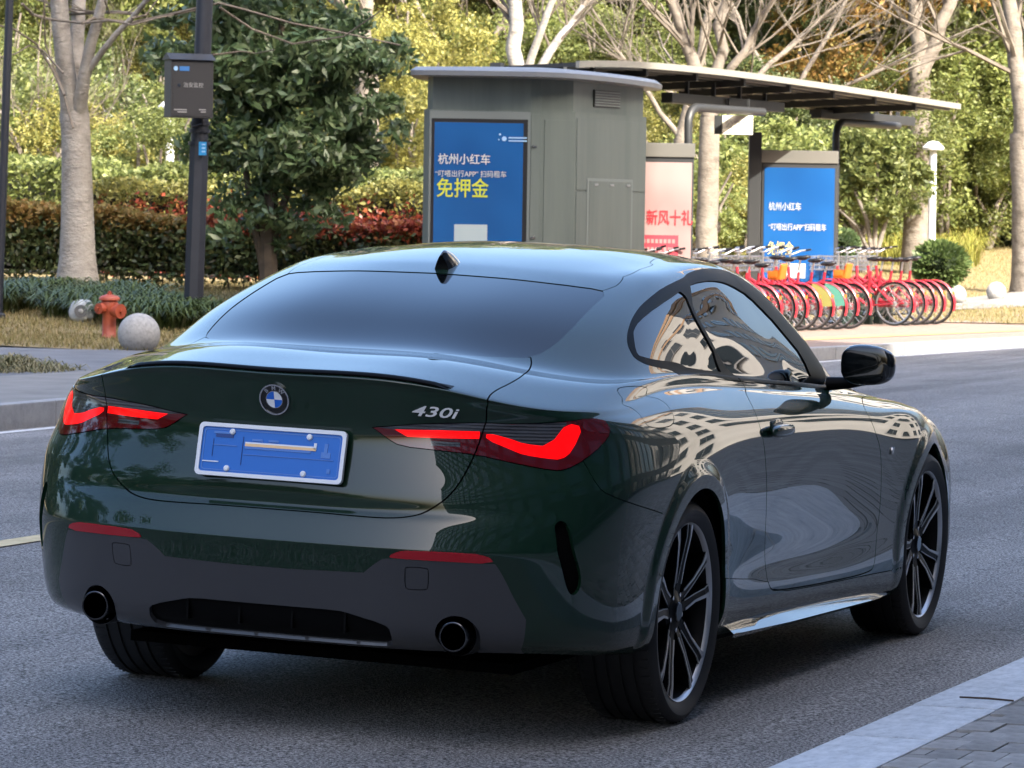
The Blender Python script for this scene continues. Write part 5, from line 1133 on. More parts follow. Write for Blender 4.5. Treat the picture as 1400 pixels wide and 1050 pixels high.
# --- multi-stemmed shrub with leaves, right of the blue panel
b1 = gz(1190, 72); k = 72 / 5468.66
def s1(px, py, t=72): v = at(px, py, t) - b1; return (v.x, v.y, v.z)
leafy('multi_stem_shrub', 'multi-stemmed small tree with glossy leaves right of the blue panel', 'tree', b1, [(3600, s1(1195, 215), (50 * k, .7, 45 * k), 40, .26), (2200, s1(1180, 275), (55 * k, .7, 35 * k), 26, .22), (1600, s1(1235, 255), (35 * k, .6, 40 * k), 20, .2)], LEAF['lime'], .13, 61,
      [([s1(1192, 345), s1(1185, 300), s1(1160, 240)], [.05, .04, .02]), ([s1(1195, 345), s1(1198, 290), s1(1200, 220)], [.05, .04, .02]), ([s1(1199, 345), s1(1212, 300), s1(1235, 240)], [.05, .035, .02]), ([s1(1188, 345), s1(1172, 310), s1(1140, 280)], [.04, .03, .015])], .1, .4, .2, bark=BARKPALE)
# --- clipped round shrubs
def ball(px, py, rpx, t, label, sx=1., seed=70, n=3800, col='ball'):
    c = at(px, py, t); k = rpx * t / 5468.66; root = empty('round_shrub', (c.x, c.y, float(lawn_h(c.x, c.y)))); tag(root, label, 'shrub'); r_ = np.random.default_rng(seed)
    d = r_.normal(size=(n, 3)); d /= np.linalg.norm(d, axis=1)[:, None]; P = d * k * (.80 + .22 * r_.random((n, 1))) * np.array([sx, sx, .92]) * (1 + .06 * np.sin(5 * d[:, :1] + 3 * d[:, 2:])); P[:, 2] += c.z - root.location.z
    V, F = leaf_quads(P, .085, seed, .1, .55); mesh_np('foliage', V, F, LEAF[col], root)
    m = MB(); V2, F2 = shell((0, 0, c.z - root.location.z), k * sx * .82, k * sx * .82, k * .75, 2, 10); m.add(V2, F2); m.build('dark_core', bpy.data.materials.get('shrub_core') or pbsdf('shrub_core', (.012, .022, .008), .95), root, smooth=True)  # solid dark core added behind the leaf shell, as in the hedges
ball(1285, 362, 36, 66, 'round clipped green shrub behind the right end of the bicycles', 1.1)
ball(1152, 335, 24, 76, 'small dark clipped shrub beside the blue panel', 1.0, 71, 1600, 'dark')
# ---------------------------------------------------------------- street furniture
KGREY = noise_color(pbsdf('kiosk_grey_green', rough=.45, coat=.15), [(.25, (.078, .102, .096)), (.5, (.104, .128, .120)), (.75, (.120, .145, .135))], 1.6, detail=5, stretch=(3, 3, .3))
KEDGE = pbsdf('kiosk_edge_grey', (.15, .175, .172), .4)
KDARK = pbsdf('kiosk_dark_cornice', (.05, .055, .055), .5)
ROOFM = pbsdf('roof_metal_grey', (.20, .22, .245), .4, .3)
BLACKF = pbsdf('black_frame', (.012, .012, .013), .35)
POSTBLUE = noise_color(pbsdf('poster_blue', rough=.25, coat=.5), [(.25, (.008, .065, .22)), (.75, (.014, .11, .33))], .7, detail=2)
POSTRED = noise_color(pbsdf('poster_pale_red', rough=.3, coat=.5), [(.3, (.34, .19, .18)), (.7, (.40, .32, .30))], .9, detail=2)
INKRED = pbsdf('red_ink', (.45, .03, .04), .4); INKWHITE = pbsdf('white_ink', (.50, .54, .54), .5); INKLIME = pbsdf('lime_ink', (.48, .55, .04), .5); INKGOLD = pbsdf('gold_ink', (.62, .52, .18), .5); INKPALE = pbsdf('pale_blue_ink', (.28, .48, .72), .5)
CREAM = pbsdf('cream_fascia', (.24, .235, .205), .5); SHELT = pbsdf('shelter_dark_metal', (.045, .047, .048), .45, .3); SLAT = pbsdf('shelter_slat', (.09, .09, .088), .6)
UPZ = Vector((0, 0, 1))
def panel_text(parent, o, x, txt, size, mat, px_, py_, sx=1., name='lettering', bold=0, align='LEFT'):
    M = frame(o, x, UPZ) @ Matrix.Translation((px_, py_, .004)); return text_mesh(txt, size, mat, name, parent, M, .004, sx=sx, align=align, bold=bold)
# --- kiosk
KT = 46.; KO = at(583, 300, KT); KO.z = .092
kx = Vector((_r.x, _r.y, 0)).normalized(); ky = Vector((CF.x, CF.y, 0)).normalized(); kpx = KT / 5468.66
KI = empty('kiosk', KO); tag(KI, 'grey-green metal kiosk with a blue poster and flat overhanging roof', 'kiosk')
PL = [(-.05, .25), (.02, .02), (1.18, .06), (1.30, .10), (1.70, .42), (2.58, 2.15), (2.45, 3.3), (.9, 3.3), (.22, 2.0)]
def kp(a, d, z): return kx * a + ky * d + UPZ * z
def wall_ring(pl, z0, z1, name, mat, off=0):
    n = len(pl); c = Vector((sum(p[0] for p in pl) / n, sum(p[1] for p in pl) / n)); q = [Vector(p) + (Vector(p) - c).normalized() * off for p in pl]
    V = [kp(p.x, p.y, z) for z in (z0, z1) for p in q]; m = MB(); m.add(V, [(i, (i + 1) % n, n + (i + 1) % n, n + i) for i in range(n)] + [tuple(range(n))[::-1], tuple(range(n, 2 * n))]); return m.build(name, mat, KI)
ztop = 2.62
wall_ring(PL, 0, ztop, 'wall', KGREY)
wall_ring(PL, ztop, 3.00, 'cornice', KDARK if False else KGREY, -.05)
wall_ring(PL, 0, .12, 'plinth', KDARK, .03)
# roof: thin rounded plate, sagging a little towards its far right end
def kiosk_roof():
    n = len(PL); c = Vector((1.25, 1.65)); out = smooth_line([tuple(Vector(p) + (Vector(p) - c).normalized() * .31) for p in PL], True, 3); out = [Vector((max(p[0], -.20), p[1])) for p in out]
    N_ = len(out)
    V = []; F = []
    for z, s_ in ((2.99, .93), (3.0, 1.0), (3.055, 1.005), (3.10, .96), (3.14, .5)):
        for p in out: q = c + (p - c) * s_; V.append(kp(q.x, q.y, z - .015 * max(0, q.x - 1.2) ** 2))
    for a in range(4):
        for k in range(N_): F.append((a * N_ + k, a * N_ + (k + 1) % N_, a * N_ + N_ + (k + 1) % N_, a * N_ + N_ + k))
    F += [tuple(range(N_))[::-1], tuple(4 * N_ + k for k in range(N_))]
    m = MB(); m.add(V, F); m.build('roof', ROOFM, KI, smooth=True, sharp=40)
kiosk_roof()
m = MB(); m.box(kp(.78, 1.2, 3.16), (.13, .13, .09)); m.build('roof_vent', KDARK, KI)
def wpanel(i, a, b, z0, z1, name, mat, proud=.006, th=.012, parent=KI):
    """flat rectangle on wall i between fractions a..b"""
    p, q = Vector(PL[i]), Vector(PL[(i + 1) % len(PL)]); d = q - p; nrm = Vector((d.y, -d.x)).normalized()
    A, B_2 = p + d * a + nrm * proud, p + d * b + nrm * proud; Ai, Bi = A - nrm * th, B_2 - nrm * th
    V = [kp(s_.x, s_.y, z) for z in (z0, z1) for s_ in (A, B_2, Bi, Ai)]
    return MB().add(V, [(0, 1, 5, 4), (1, 2, 6, 5), (2, 3, 7, 6), (3, 0, 4, 7), (0, 3, 2, 1), (4, 5, 6, 7)]).build(name, mat, parent, bevel=.003)
wpanel(1, .0, 1.0, .75, 2.60, 'poster_frame', KEDGE, .02, .03); wpanel(1, .02, .975, .80, 2.515, 'poster_border', BLACKF, .026, .02)
PO = wpanel(1, .05, .93, .84, 2.47, 'poster', POSTBLUE, .031, .02)
pa, pb = Vector(PL[1]), Vector(PL[2]); pd_ = (pb - pa).normalized(); pn_ = Vector((pd_.y, -pd_.x)); q = pa + pn_ * .032
o_ = kp(q.x, q.y, 0); xd = kx * pd_.x + ky * pd_.y
panel_text(KI, o_, xd, '杭州小红车', .128, INKWHITE, .10, 2.04, .95, bold=.001); panel_text(KI, o_, xd, '“叮嗒出行APP” 扫码租车', .082, INKWHITE, .07, 1.875, .93)
panel_text(KI, o_, xd, '免押金', .235, INKLIME, .085, 1.70, .86, bold=.002)
MB().prism([(.30, .88), (.68, .88), (.68, 1.30), (.30, 1.30)], frame(o_, xd, UPZ), .005).build('pale_sticker', pbsdf('pale_sticker', (.34, .42, .44), .6), KI)
for cx, cy, r_ in ((.86, 2.29, .028), (.81, 2.34, .012), (.80, 2.28, .008)):
    MB().prism([(cx + r_ * math.cos(t * .52), cy + r_ * math.sin(t * .52)) for t in range(12)], frame(o_, xd, UPZ), .006).build('logo_dot', INKPALE, KI)
for k in range(2): MB().prism([(.91, 2.295 - .035 * k), (1.12, 2.295 - .035 * k), (1.12, 2.31 - .035 * k), (.91, 2.31 - .035 * k)], frame(o_, xd, UPZ), .006).build('logo_line', INKPALE, KI)
for i, a, b, z0, z1 in ((2, .05, .95, .15, 2.58), (3, .10, .95, .15, 2.52), (4, .02, .985, 1.72, 2.55), (4, .02, .985, .15, 1.70)): wpanel(i, a, b, z0, z1, 'wall_panel', KGREY, .010, .012)
wpanel(4, .16, .80, .40, 1.86, 'hatch_frame', KEDGE, .018, .012); wpanel(4, .185, .775, .43, 1.83, 'hatch', KGREY, .023, .012)
for f_ in (.25, .47, .70): wpanel(4, f_, f_ + .05, 1.775, 1.80, 'hinge', SILVER, .030, .012)
VE = wpanel(4, .28, .64, 2.70, 2.90, 'vent', BLACKF, -.02, .03)
for j in range(6): wpanel(4, .285, .635, 2.712 + .031 * j, 2.730 + .031 * j, 'vent_slat', KEDGE, -.012, .012)
for z in (1.15, 2.2): wpanel(2, .1, .55, z, z + .02, 'latch', CHROME, .03, .03)
# --- bus shelter
SD = Vector((math.cos(math.radians(-9)), math.sin(math.radians(-9)), 0)); SB = Vector((-SD.y, SD.x, 0))
SH = empty('bus_shelter', at(800, 300, 47)); SH.location.z = .092; tag(SH, 'open bus shelter with long curved slatted canopy and dark bent posts', 'bus shelter')
F0 = at(812, 104, 48.0) - SH.location; F1 = at(1312, 148, 57.5) - SH.location; LN = Vector((F1.x - F0.x, F1.y - F0.y, 0)); LL = LN.length; LN.normalize(); BK = Vector((-LN.y, LN.x, 0))
def can(s_, d, dz=0): return F0 + LN * s_ + BK * d + UPZ * ((F1.z - F0.z) * s_ / LL + .17 * math.sin(math.pi * min(1, max(0, (s_ + 1.0) / (LL + 1.0))) ** .55) - .02 * d * d + dz)
NSH = 30
def sheet(d0, d1, z0, z1, name, mat, s0=-.4, s1=None):
    s1 = LL if s1 is None else s1; V = []; F = []
    for i in range(NSH + 1):
        s_ = s0 + (s1 - s0) * i / NSH; V += [can(s_, d0, z0), can(s_, d1, z0), can(s_, d1, z1), can(s_, d0, z1)]
    for i in range(NSH):
        for j in range(4): F.append((i * 4 + j, i * 4 + (j + 1) % 4, i * 4 + 4 + (j + 1) % 4, i * 4 + 4 + j))
    F += [(0, 1, 2, 3), tuple(NSH * 4 + j for j in range(4))]
    m = MB(); m.add(V, F); return m.build(name, mat, SH, smooth=True, sharp=40)
sheet(.03, 1.8, 0, .05, 'canopy', SHELT); sheet(-.02, .03, -.015, .065, 'fascia', CREAM); sheet(1.8, 1.85, -.02, .065, 'rear_fascia', SHELT)
for j in range(7): d = .15 + .25 * j; sheet(d, d + .05, -.035, -.003, 'slat', CREAM if j % 2 == 0 else SLAT)
for s_ in np.arange(.2, LL - .3, 1.35):
    m = MB(); m.bar(can(s_, .1, -.06), can(s_, 1.75, -.06), .05, .09); m.build('cross_beam', SHELT, SH)
def post(px, py0, py1, t, name='post'):
    """bent post: rises, turns over and runs on as a beam below the canopy"""
    a = at(px, py0, t) - SH.location; b = at(px, py1, t) - SH.location
    pts = [Vector((a.x, a.y, 0)), a, b]
    for k in range(1, 6):
        an = math.radians(90 * k / 5); pts.append(b + UPZ * .22 * math.sin(an) + LN * .22 * (1 - math.cos(an)))
    pts.append(pts[-1] + LN * 1.9)
    m = MB(); m.tube(pts, [.055] * len(pts), 10); m.build(name, SHELT, SH, smooth=True, sharp=50)
    e = pts[-1]; m = MB(); m.bar(pts[-2] - LN * .15 + UPZ * .12 + BK * .35, pts[-2] + LN * 3.1 + UPZ * .10 + BK * .35, .16, .13); m.build('beam', SHELT, SH, bevel=.01)
    for k in range(4): m = MB(); q = pts[-2] + LN * (.4 + .75 * k) + BK * .35; m.bar(q + UPZ * .15, q + UPZ * .36, .05); m.build('strut', SHELT, SH)
post(941, 200, 170, 50.5); post(1143, 210, 188, 56.5)
# hanging sign box
hs_ = at(1008, 171, 52.0); HSG = empty('hanging_sign', hs_); tag(HSG, 'small cream sign box hanging under the shelter canopy', 'sign')
m = MB(); m.box((0, 0, 0), (.40, .14, .25), Matrix((kx, ky, UPZ)).transposed()); m.build('sign_box', pbsdf('cream_sign', (.80, .78, .66), .5), HSG, bevel=.01)
m = MB(); m.box(kx * -.25 + ky * .02, (.09, .16, .24), Matrix((kx, ky, UPZ)).transposed()); m.build('sign_end', SHELT, HSG)
for s_ in (-.12, .14): m = MB(); m.bar(kx * s_ + UPZ * .12, kx * s_ + UPZ * .34, .03); m.build('hanger', SHELT, HSG)
panel_text(HSG, ky * -.072, kx, '公交站', .11, pbsdf('faded_grey_ink', (.42, .41, .37), .6), 0, 0, 1, align='CENTER')
# advertising light boxes
def lightbox(px0, px1, py0, t, label, mat, wpost=0):
    k = t / 5468.66; o = at(px0, 300, t); o.z = .092; w = (px1 - px0) * k; top = at(px0, py0, t).z - .092
    r0 = empty('light_box', o); tag(r0, label, 'advertising panel'); M = Matrix((kx, ky, UPZ)).transposed()
    MB().box(kx * w / 2 + UPZ * (top / 2 + .06), (w, .2, top - .12), M).build('case', SHELT, r0, bevel=.01)
    MB().box(kx * w / 2 + UPZ * (top - .09) - ky * .012, (w + .02, .22, .17), M).build('header', pbsdf('header_taupe', (.13, .125, .11), .5) if 'header_taupe' not in bpy.data.materials else bpy.data.materials['header_taupe'], r0, bevel=.008)
    MB().box(kx * w / 2 + UPZ * (top / 2 - .02) - ky * .104, (w * .93, .012, top - .44), M).build('poster', mat, r0)
    if wpost: MB().box(kx * (-wpost / 2 - .01) + UPZ * (top / 2 + .12), (wpost, .24, top + .24), M).build('side_post', SHELT, r0, bevel=.01)
    return r0, w, top, o
r0, w, top, o = lightbox(872, 947, 195, 49.5, 'advertising panel with a pale red poster right behind the kiosk', POSTRED)
yq = -ky * .112
panel_text(r0, yq, kx, '新风十礼', .20, INKRED, .10, top * .60, .72, bold=.002)
MB().prism([(.02, .95), (.50, .95), (.50, 1.20), (.02, 1.20)], frame(yq, kx, UPZ), .004).build('red_block', pbsdf('poster_red', (.42, .05, .07), .4), r0)
for j in range(2):
    for i in range(8): MB().prism([(.06 + i * .052, 1.0 + j * .1), (.095 + i * .052, 1.0 + j * .1), (.095 + i * .052, 1.05 + j * .1), (.06 + i * .052, 1.05 + j * .1)], frame(yq - ky * .004, kx, UPZ), .003).build('small_character', POSTRED, r0)
MB().prism([(.02, .22), (.63, .22), (.63, .72), (.5, .88), (.3, .92), (.02, .9)], frame(yq, kx, UPZ), .003).build('red_hill', bpy.data.materials['poster_red'], r0)
r0, w, top, o = lightbox(1040, 1143, 205, 55.0, 'tall advertising panel with blue poster and pale lettering behind the bicycles', POSTBLUE, .17)
panel_text(r0, yq, kx, '杭州小红车', .12, INKWHITE, .10, top - .78, .75); panel_text(r0, yq, kx, '“叮嗒出行APP”扫码租车', .105, INKWHITE, .10, top - 1.06, .72); panel_text(r0, yq, kx, '免押金', .20, INKGOLD, .09, top - 1.36, .6)
MB().prism([(.28, .62), (.62, .62), (.62, .82), (.28, .82)], frame(yq, kx, UPZ), .004).build('white_label', INKWHITE, r0)
# --- public bicycles
REDB = pbsdf('bike_red', (.36, .016, .03), .35, coat=.4); TYRE = pbsdf('bike_tyre', (.02, .02, .02), .7); ALU = pbsdf('bike_alloy', (.55, .56, .56), .3, .9); SAD = pbsdf('bike_saddle', (.012, .012, .013), .45); GREENP = pbsdf('bike_ad_green', (.10, .30, .23), .5); YELP = pbsdf('bike_ad_yellow', (.34, .31, .09), .5); ORANGE = pbsdf('bike_orange', (.62, .15, .015), .5)
def ring(R, r_, n=32, k=6, c=(0, 0, 0)):
    m = MB(); V = []; F = []
    for i in range(n):
        t = 2 * math.pi * i / n
        for j in range(k): s_ = 2 * math.pi * j / k; q = R + r_ * math.cos(s_); V.append((c[0] + q * math.cos(t), c[1] + r_ * math.sin(s_), c[2] + q * math.sin(t)))
    for i in range(n):
        for j in range(k): F.append((i * k + j, ((i + 1) % n) * k + j, ((i + 1) % n) * k + (j + 1) % k, i * k + (j + 1) % k))
    m.add(V, F); return m
def make_bike():
    """+x is the riding direction, origin under the rear axle"""
    rt = empty('bicycle'); R = .285; WB = 1.0
    for x, nm in ((0, 'rear_wheel'), (WB, 'front_wheel')):
        wh = ring(R, .014, 36, 6, (x, 0, R + .017)).build(nm, TYRE, rt, smooth=True)
        ring(R - .020, .011, 36, 5, (x, 0, R + .017)).build('wheel_rim', ALU, wh, smooth=True)
        m = MB()
        for k in range(20): t = 2 * math.pi * k / 20; m.tube([(x + .02 * math.cos(t + 1), (.02 if k % 2 else -.02), R + .017 + .02 * math.sin(t + 1)), (x + (R - .02) * math.cos(t), 0, R + .017 + (R - .02) * math.sin(t))], .0022, 3, cap=False)
        m.build('spokes', ALU, wh); m = MB(); m.lathe([(.03, -.04), (.03, .04)], 10, c=(x, 0, R + .017), axis='Y'); m.build('wheel_hub', ALU, wh)
    def guard(x, a0, a1):
        m = MB(); V = []; n = 18
        for k in range(n + 1):
            t = math.radians(a0 + (a1 - a0) * k / n)
            for q, y in ((R + .028, -.032), (R + .040, -.018), (R + .040, .018), (R + .028, .032)): V.append((x + q * math.cos(t), y, R + .017 + q * math.sin(t)))
        m.add(V, [(k * 4 + j, k * 4 + j + 1, k * 4 + 5 + j, k * 4 + 4 + j) for k in range(n) for j in range(3)]); return m
    guard(0, 20, 200).build('rear_mudguard', REDB, rt, smooth=True); guard(WB, 0, 150).build('front_mudguard', REDB, rt, smooth=True)
    m = MB(); V = []
    t_ = [math.radians(a) for a in range(95, 181, 9)]
    V = [((R + .02) * math.cos(t), -.036, R + .017 + (R + .02) * math.sin(t)) for t in t_] + [(.16 * math.cos(t), -.036, R + .017 + .16 * math.sin(t)) for t in t_]; n = len(t_)
    V += [(x, .036, z) for x, y, z in V]; F = [(k, k + 1, n + k + 1, n + k) for k in range(n - 1)]; F += [tuple(2 * n + i for i in f_) for f_ in F]
    m.add(V, F); m.build('wheel_cover', [REDB], rt)
    m = MB(); cr = (.42, 0, .27); m.tube([(.36, 0, .74), cr], .019, 8); m.tube([cr, (.86, 0, .62), (.88, 0, .80)], .022, 8); m.tube([(.37, 0, .62), (.6, 0, .50), (.87, 0, .66)], .02, 8)
    for s_ in (-1, 1): m.tube([(0, s_ * .05, R + .017), cr], .011, 6); m.tube([(0, s_ * .05, R + .017), (.36, 0, .60)], .010, 6); m.tube([(WB, s_ * .05, R + .017), (.92, s_ * .04, .62), (.89, 0, .68)], .012, 6)
    m.build('frame', REDB, rt, smooth=True)
    m = MB(); m.tube([(.365, 0, .72), (.34, 0, .86)], .013, 6); m.build('seat_post', ALU, rt, smooth=True)
    V, F = shell((.31, 0, .885), .115, .075, .03, 2.2, 10, lambda p: Vector((p.x, p.y * (1 - .55 * max(0, p.x / .115)), p.z + .015 * (p.x < -.05)))); m = MB(); m.add(V, F); m.build('saddle', SAD, rt, smooth=True)
    m = MB(); m.tube([(.88, 0, .78), (.86, 0, .98)], .014, 6); m.tube([(.68, -.23, 1.05), (.80, -.20, 1.03), (.87, -.08, .98), (.87, .08, .98), (.80, .20, 1.03), (.68, .23, 1.05)], .012, 6); m.build('handlebar', ALU, rt, smooth=True)
    for s_ in (-1, 1): m = MB(); m.tube([(.66, s_ * .233, 1.053), (.73, s_ * .217, 1.042)], .015, 6); m.build('grip', SAD, rt)
    bk_ = MB()
    for z in (.74, .80, .86, .92): bk_.tube([(.96, -.16, z), (1.22, -.17, z), (1.22, .17, z), (.96, .16, z), (.96, -.16, z)], .005, 4)
    for a in np.linspace(-.16, .16, 7): bk_.tube([(.96, a, .93), (.97, a, .74), (1.20, a, .74), (1.22, a, .93)], .004, 4)
    for a in np.linspace(.98, 1.2, 5):
        for s_ in (-1, 1): bk_.tube([(a, s_ * .165, .93), (a, s_ * .155, .74)], .004, 4)
    bk_.build('basket', ALU, rt)
    m = MB(); m.box((.20, -.06, .30), (.46, .02, .09)); m.build('chain_guard', REDB, rt, bevel=.008)
    m = MB(); m.lathe([(.085, -.012), (.085, .0)], 16, c=(.42, -.05, .27), axis='Y'); m.tube([(.42, -.04, .27), (.42, -.07, .27), (.50, -.07, .14)], .01, 5); m.tube([(.42, -.05, .27), (.42, .07, .27), (.34, .07, .40)], .01, 5); m.build('crank', ALU, rt)
    for c in ((.50, -.11, .13), (.34, .11, .41)): m = MB(); m.box(c, (.08, .07, .02)); m.build('pedal', SAD, rt)
    m = MB(); m.box((-.29, 0, .44), (.02, .05, .05)); m.build('tail_reflector', ORANGE, rt)
    return rt
bike = make_bike(); GB = 'red public bicycles docked in a row'
spots = []
p0 = on_z(1222, 446, .092); bd = Vector((math.cos(math.radians(-8)), math.sin(math.radians(-8)), 0))
for i in range(5): spots.append((p0 + bd * (.36 * i) + Vector((0, 0, 0)), 1))
p1_ = on_z(1160, 450, .092)
for i in range(15): spots.append((p1_ - bd * (.40 * i), 0))
ORD = ['rightmost', 'second from the right', 'third from the right', 'fourth from the right', 'fifth from the right']
lft = ['first', 'second', 'third', 'fourth', 'fifth', 'sixth', 'seventh', 'eighth', 'ninth', 'tenth', 'eleventh', 'twelfth', 'thirteenth', 'fourteenth', 'fifteenth']
for n_, (p, right) in enumerate(spots):
    o = bike if n_ == 0 else copy_tree(bike); o.location = p; o.rotation_euler = (random.uniform(-.07, .07), 0, math.radians(81 + random.uniform(-7, 7)))
    if right: lb = 'red public bicycle, %s in the row at the clipped shrub' % ORD[4 - n_]
    else: lb = 'red public bicycle, %s leftwards of the gap in the row' % lft[n_ - 5]
    tag(o, lb, 'bicycle', GB); dz_ = random.uniform(-.07, .05)
    for ch in o.children:
        if ch.name.startswith(('saddle', 'seat_post')): ch.location.z = dz_
        if ch.name.startswith(('handlebar', 'grip', 'basket')): ch.location.z = dz_ * .4
    for ch in list(o.children):
        if ch.name.startswith('wheel_cover') and n_ in (7, 8): ch.data = ch.data.copy(); ch.data.materials[0] = GREENP if n_ == 7 else YELP
        elif ch.name.startswith('wheel_cover') and n_ > 0: bpy.data.objects.remove(ch)
    if n_ in (5, 10):                                   # orange child seat on the carrier
        m = MB(); m.box((.03, 0, .76), (.04, .17, .20), Matrix.Rotation(-.2, 3, 'Y')); m.box((.12, 0, .68), (.18, .17, .04)); m.box((.13, .08, .73), (.14, .02, .09)); m.box((.13, -.08, .73), (.14, .02, .09)); m.build('child_seat', ORANGE, o, bevel=.02)
for ch in list(bike.children):
    if ch.name.startswith('wheel_cover'): bpy.data.objects.remove(ch)
GRD = pbsdf('dock_dark_green', (.02, .045, .035), .5)
for n_, (p, right) in enumerate(spots):
    q = p + Vector((math.cos(math.radians(81)), math.sin(math.radians(81)), 0)) * .62 - bd * .17
    d = MB(); d.box((0, 0, .22), (.12, .10, .44)); d.box((0, -.08, .40), (.10, .16, .06)); dk = d.build('docking_post', GRD, None, bevel=.01, loc=q); dk.rotation_euler = (0, 0, math.radians(-9))
    tag(dk, 'dark green docking post beside the ' + ('%s bicycle at the clipped shrub' % ORD[4 - n_] if right else '%s bicycle leftwards of the gap' % lft[n_ - 5]), 'docking post', 'bicycle docking posts')
# --- lamp post with control box
LP = gz(262, 45.2); LPM = noise_color(pbsdf('post_blue_black', rough=.5), [(.3, (.012, .015, .023)), (.75, (.018, .022, .032))], 3.)
ROOT = empty('lamp_post', LP); tag(ROOT, 'dark blue-black lamp post carrying a control box', 'lamp post')
def lp(px, py, t=45.2): return at(px, py, t) - LP
a, b_, c_ = lp(263, 455), lp(272.5, 196), lp(281, -30); a.z = -.1
d1 = (b_ - a); m = MB(); m.tube([a, b_], [.118, .113], 8); m.build('base_shaft', LPM, ROOT)
m = MB(); m.tube([b_, b_ + (c_ - b_) * 1.6], [.098, .092], 12); m.build('upper_shaft', LPM, ROOT, smooth=True, sharp=40)
for f_, r_ in ((.0, .125), (.075, .118), (.12, .112)): q = b_ + (c_ - b_) * f_; m = MB(); m.tube([q - UPZ * .02, q + UPZ * .02], r_, 16); m.build('collar', LPM, ROOT, smooth=True, sharp=40)
m = MB(); q = lp(277, 203, 45.05); m.box(q, (.085, .02, .15), Matrix((kx, ky, UPZ)).transposed()); m.build('blue_sticker', pbsdf('blue_sticker', (.01, .22, .52), .5), ROOT)
for j in range(3): m = MB(); m.box(q + kx * .012 - ky * .012 + UPZ * (.045 - .04 * j), (.04, .004, .016), Matrix((kx, ky, UPZ)).transposed()); m.build('sticker_mark', INKPALE, ROOT)
BX = lp(258, 122, 44.85); CB = empty('control_box', LP + BX); tag(CB, 'charcoal grey control box with small pitched lid strapped to the lamp post', 'control box')
tl = Matrix.Rotation(.03, 3, CF); bxx = Matrix((kx, ky, UPZ)).transposed(); bxr = Matrix.Rotation(math.radians(24), 3, 'Z') @ bxx
BOXM = pbsdf('charcoal_box', (.028, .029, .032), .5)
MB().box((0, 0, 0), (.50, .24, .64), bxr).build('box_body', BOXM, CB, bevel=.008)
lx, ly = bxr @ Vector((1, 0, 0)), bxr @ Vector((0, 1, 0))
m = MB(); V = [lx * sx + ly * sy + UPZ * z for sx, sy, z in ((-.27, -.15, .325), (.27, -.15, .325), (.27, .15, .325), (-.27, .15, .325), (-.27, 0, .40), (.27, 0, .40))]; m.add(V, [(0, 1, 5, 4), (2, 3, 4, 5), (0, 4, 3), (1, 2, 5), (0, 3, 2, 1)]); m.build('lid', BOXM, CB)
MB().box(ly * -.122, (.44, .006, .60), bxr).build('door', BOXM, CB)
def bt_(txt, sz, mat, x, z, sx=1): text_mesh(txt, sz, mat, 'lettering', CB, frame(ly * -.1275, lx, UPZ) @ Matrix.Translation((x, z, .001)), .003, sx=sx)
bt_('治安监控', .060, pbsdf('grey_ink', (.30, .31, .31), .6), .01, .04)
MB().prism([(-.20 + .026 * math.cos(t * .4), .225 + .026 * math.sin(t * .4)) for t in range(16)], frame(ly * -.127, lx, UPZ), .004).build('round_badge', INKPALE, CB)
MB().prism([(-.155, .20), (-.04, .20), (-.04, .25), (-.155, .25)], frame(ly * -.127, lx, UPZ), .003).build('blue_label', pbsdf('label_blue', (.04, .16, .42), .5), CB)
for (x, z, w_) in ((-.14, -.24, .15), (-.12, -.265, .11), (.12, -.235, .08), (.13, -.26, .06)): MB().prism([(x - w_ / 2, z), (x + w_ / 2, z), (x + w_ / 2, z + .012), (x - w_ / 2, z + .012)], frame(ly * -.127, lx, UPZ), .003).build('print_line', bpy.data.materials['grey_ink'], CB)
m = MB(); m.lathe([(.018, -.135), (.018, -.12)], 12, c=(0, 0, 0), axis='Y'); o = m.build('lock', CHROME, CB, loc=lx * -.16 + UPZ * .04); o.rotation_euler = (0, 0, math.atan2(lx.y, lx.x))
for j in range(3): MB().box(lx * .253 + ly * .0 + UPZ * (.02 - .05 * j), (.006, .10, .012), bxr @ Matrix.Rotation(.25, 3, 'X')).build('vent_slit', bpy.data.materials['grey_ink'], CB)
m = MB(); m.tube([lx * .2 + ly * .1 + UPZ * -.30, lx * .22 + ly * .14 + UPZ * -.38, lx * .1 + ly * .16 + UPZ * -.42], .012, 6); m.build('cable', BLACKF, CB, smooth=True)
# --- thin dark pole at the left edge
pp = gz(-4, 46); root = empty('thin_pole', pp); tag(root, 'thin dark leaning pole at the left edge of the picture', 'pole')
m = MB(); m.tube([at(-3, 440, 46) - pp, at(14, -20, 46) - pp, at(22, -240, 46) - pp], [.052, .046, .042], 10); m.build('shaft', LPM, root, smooth=True); m = MB(); q = at(-3, 436, 46) - pp; m.lathe([(.09, q.z - .1), (.09, q.z + .05), (.06, q.z + .07)], 12, c=(q.x, q.y, 0)); m.build('pole_base', LPM, root)
# --- white poles further off
for px, py0, py1, t, r_, lb in ((1274, 337, 205, 80, .085, 'slim white pole on the right bank behind the round shrub'), (231, 235, 150, 72, .09, 'short white lamp pole behind the control box')):
    p = gz(px, t); root = empty('white_pole', p); tag(root, lb, 'pole'); top = (at(px, py1, t) - p)
    m = MB(); m.tube([Vector((0, 0, -.1)), Vector((0, 0, top.z))], [r_, r_ * .85], 12); m.build('shaft', pbsdf('white_pole_paint', (.62, .64, .66), .5), root, smooth=True)
    m = MB(); m.lathe([(r_ * 2.4, top.z), (r_ * 2.6, top.z + .05), (r_ * 1.2, top.z + .16), (0, top.z + .18)], 14); m.build('lamp_head', bpy.data.materials['white_pole_paint'], root, smooth=True)
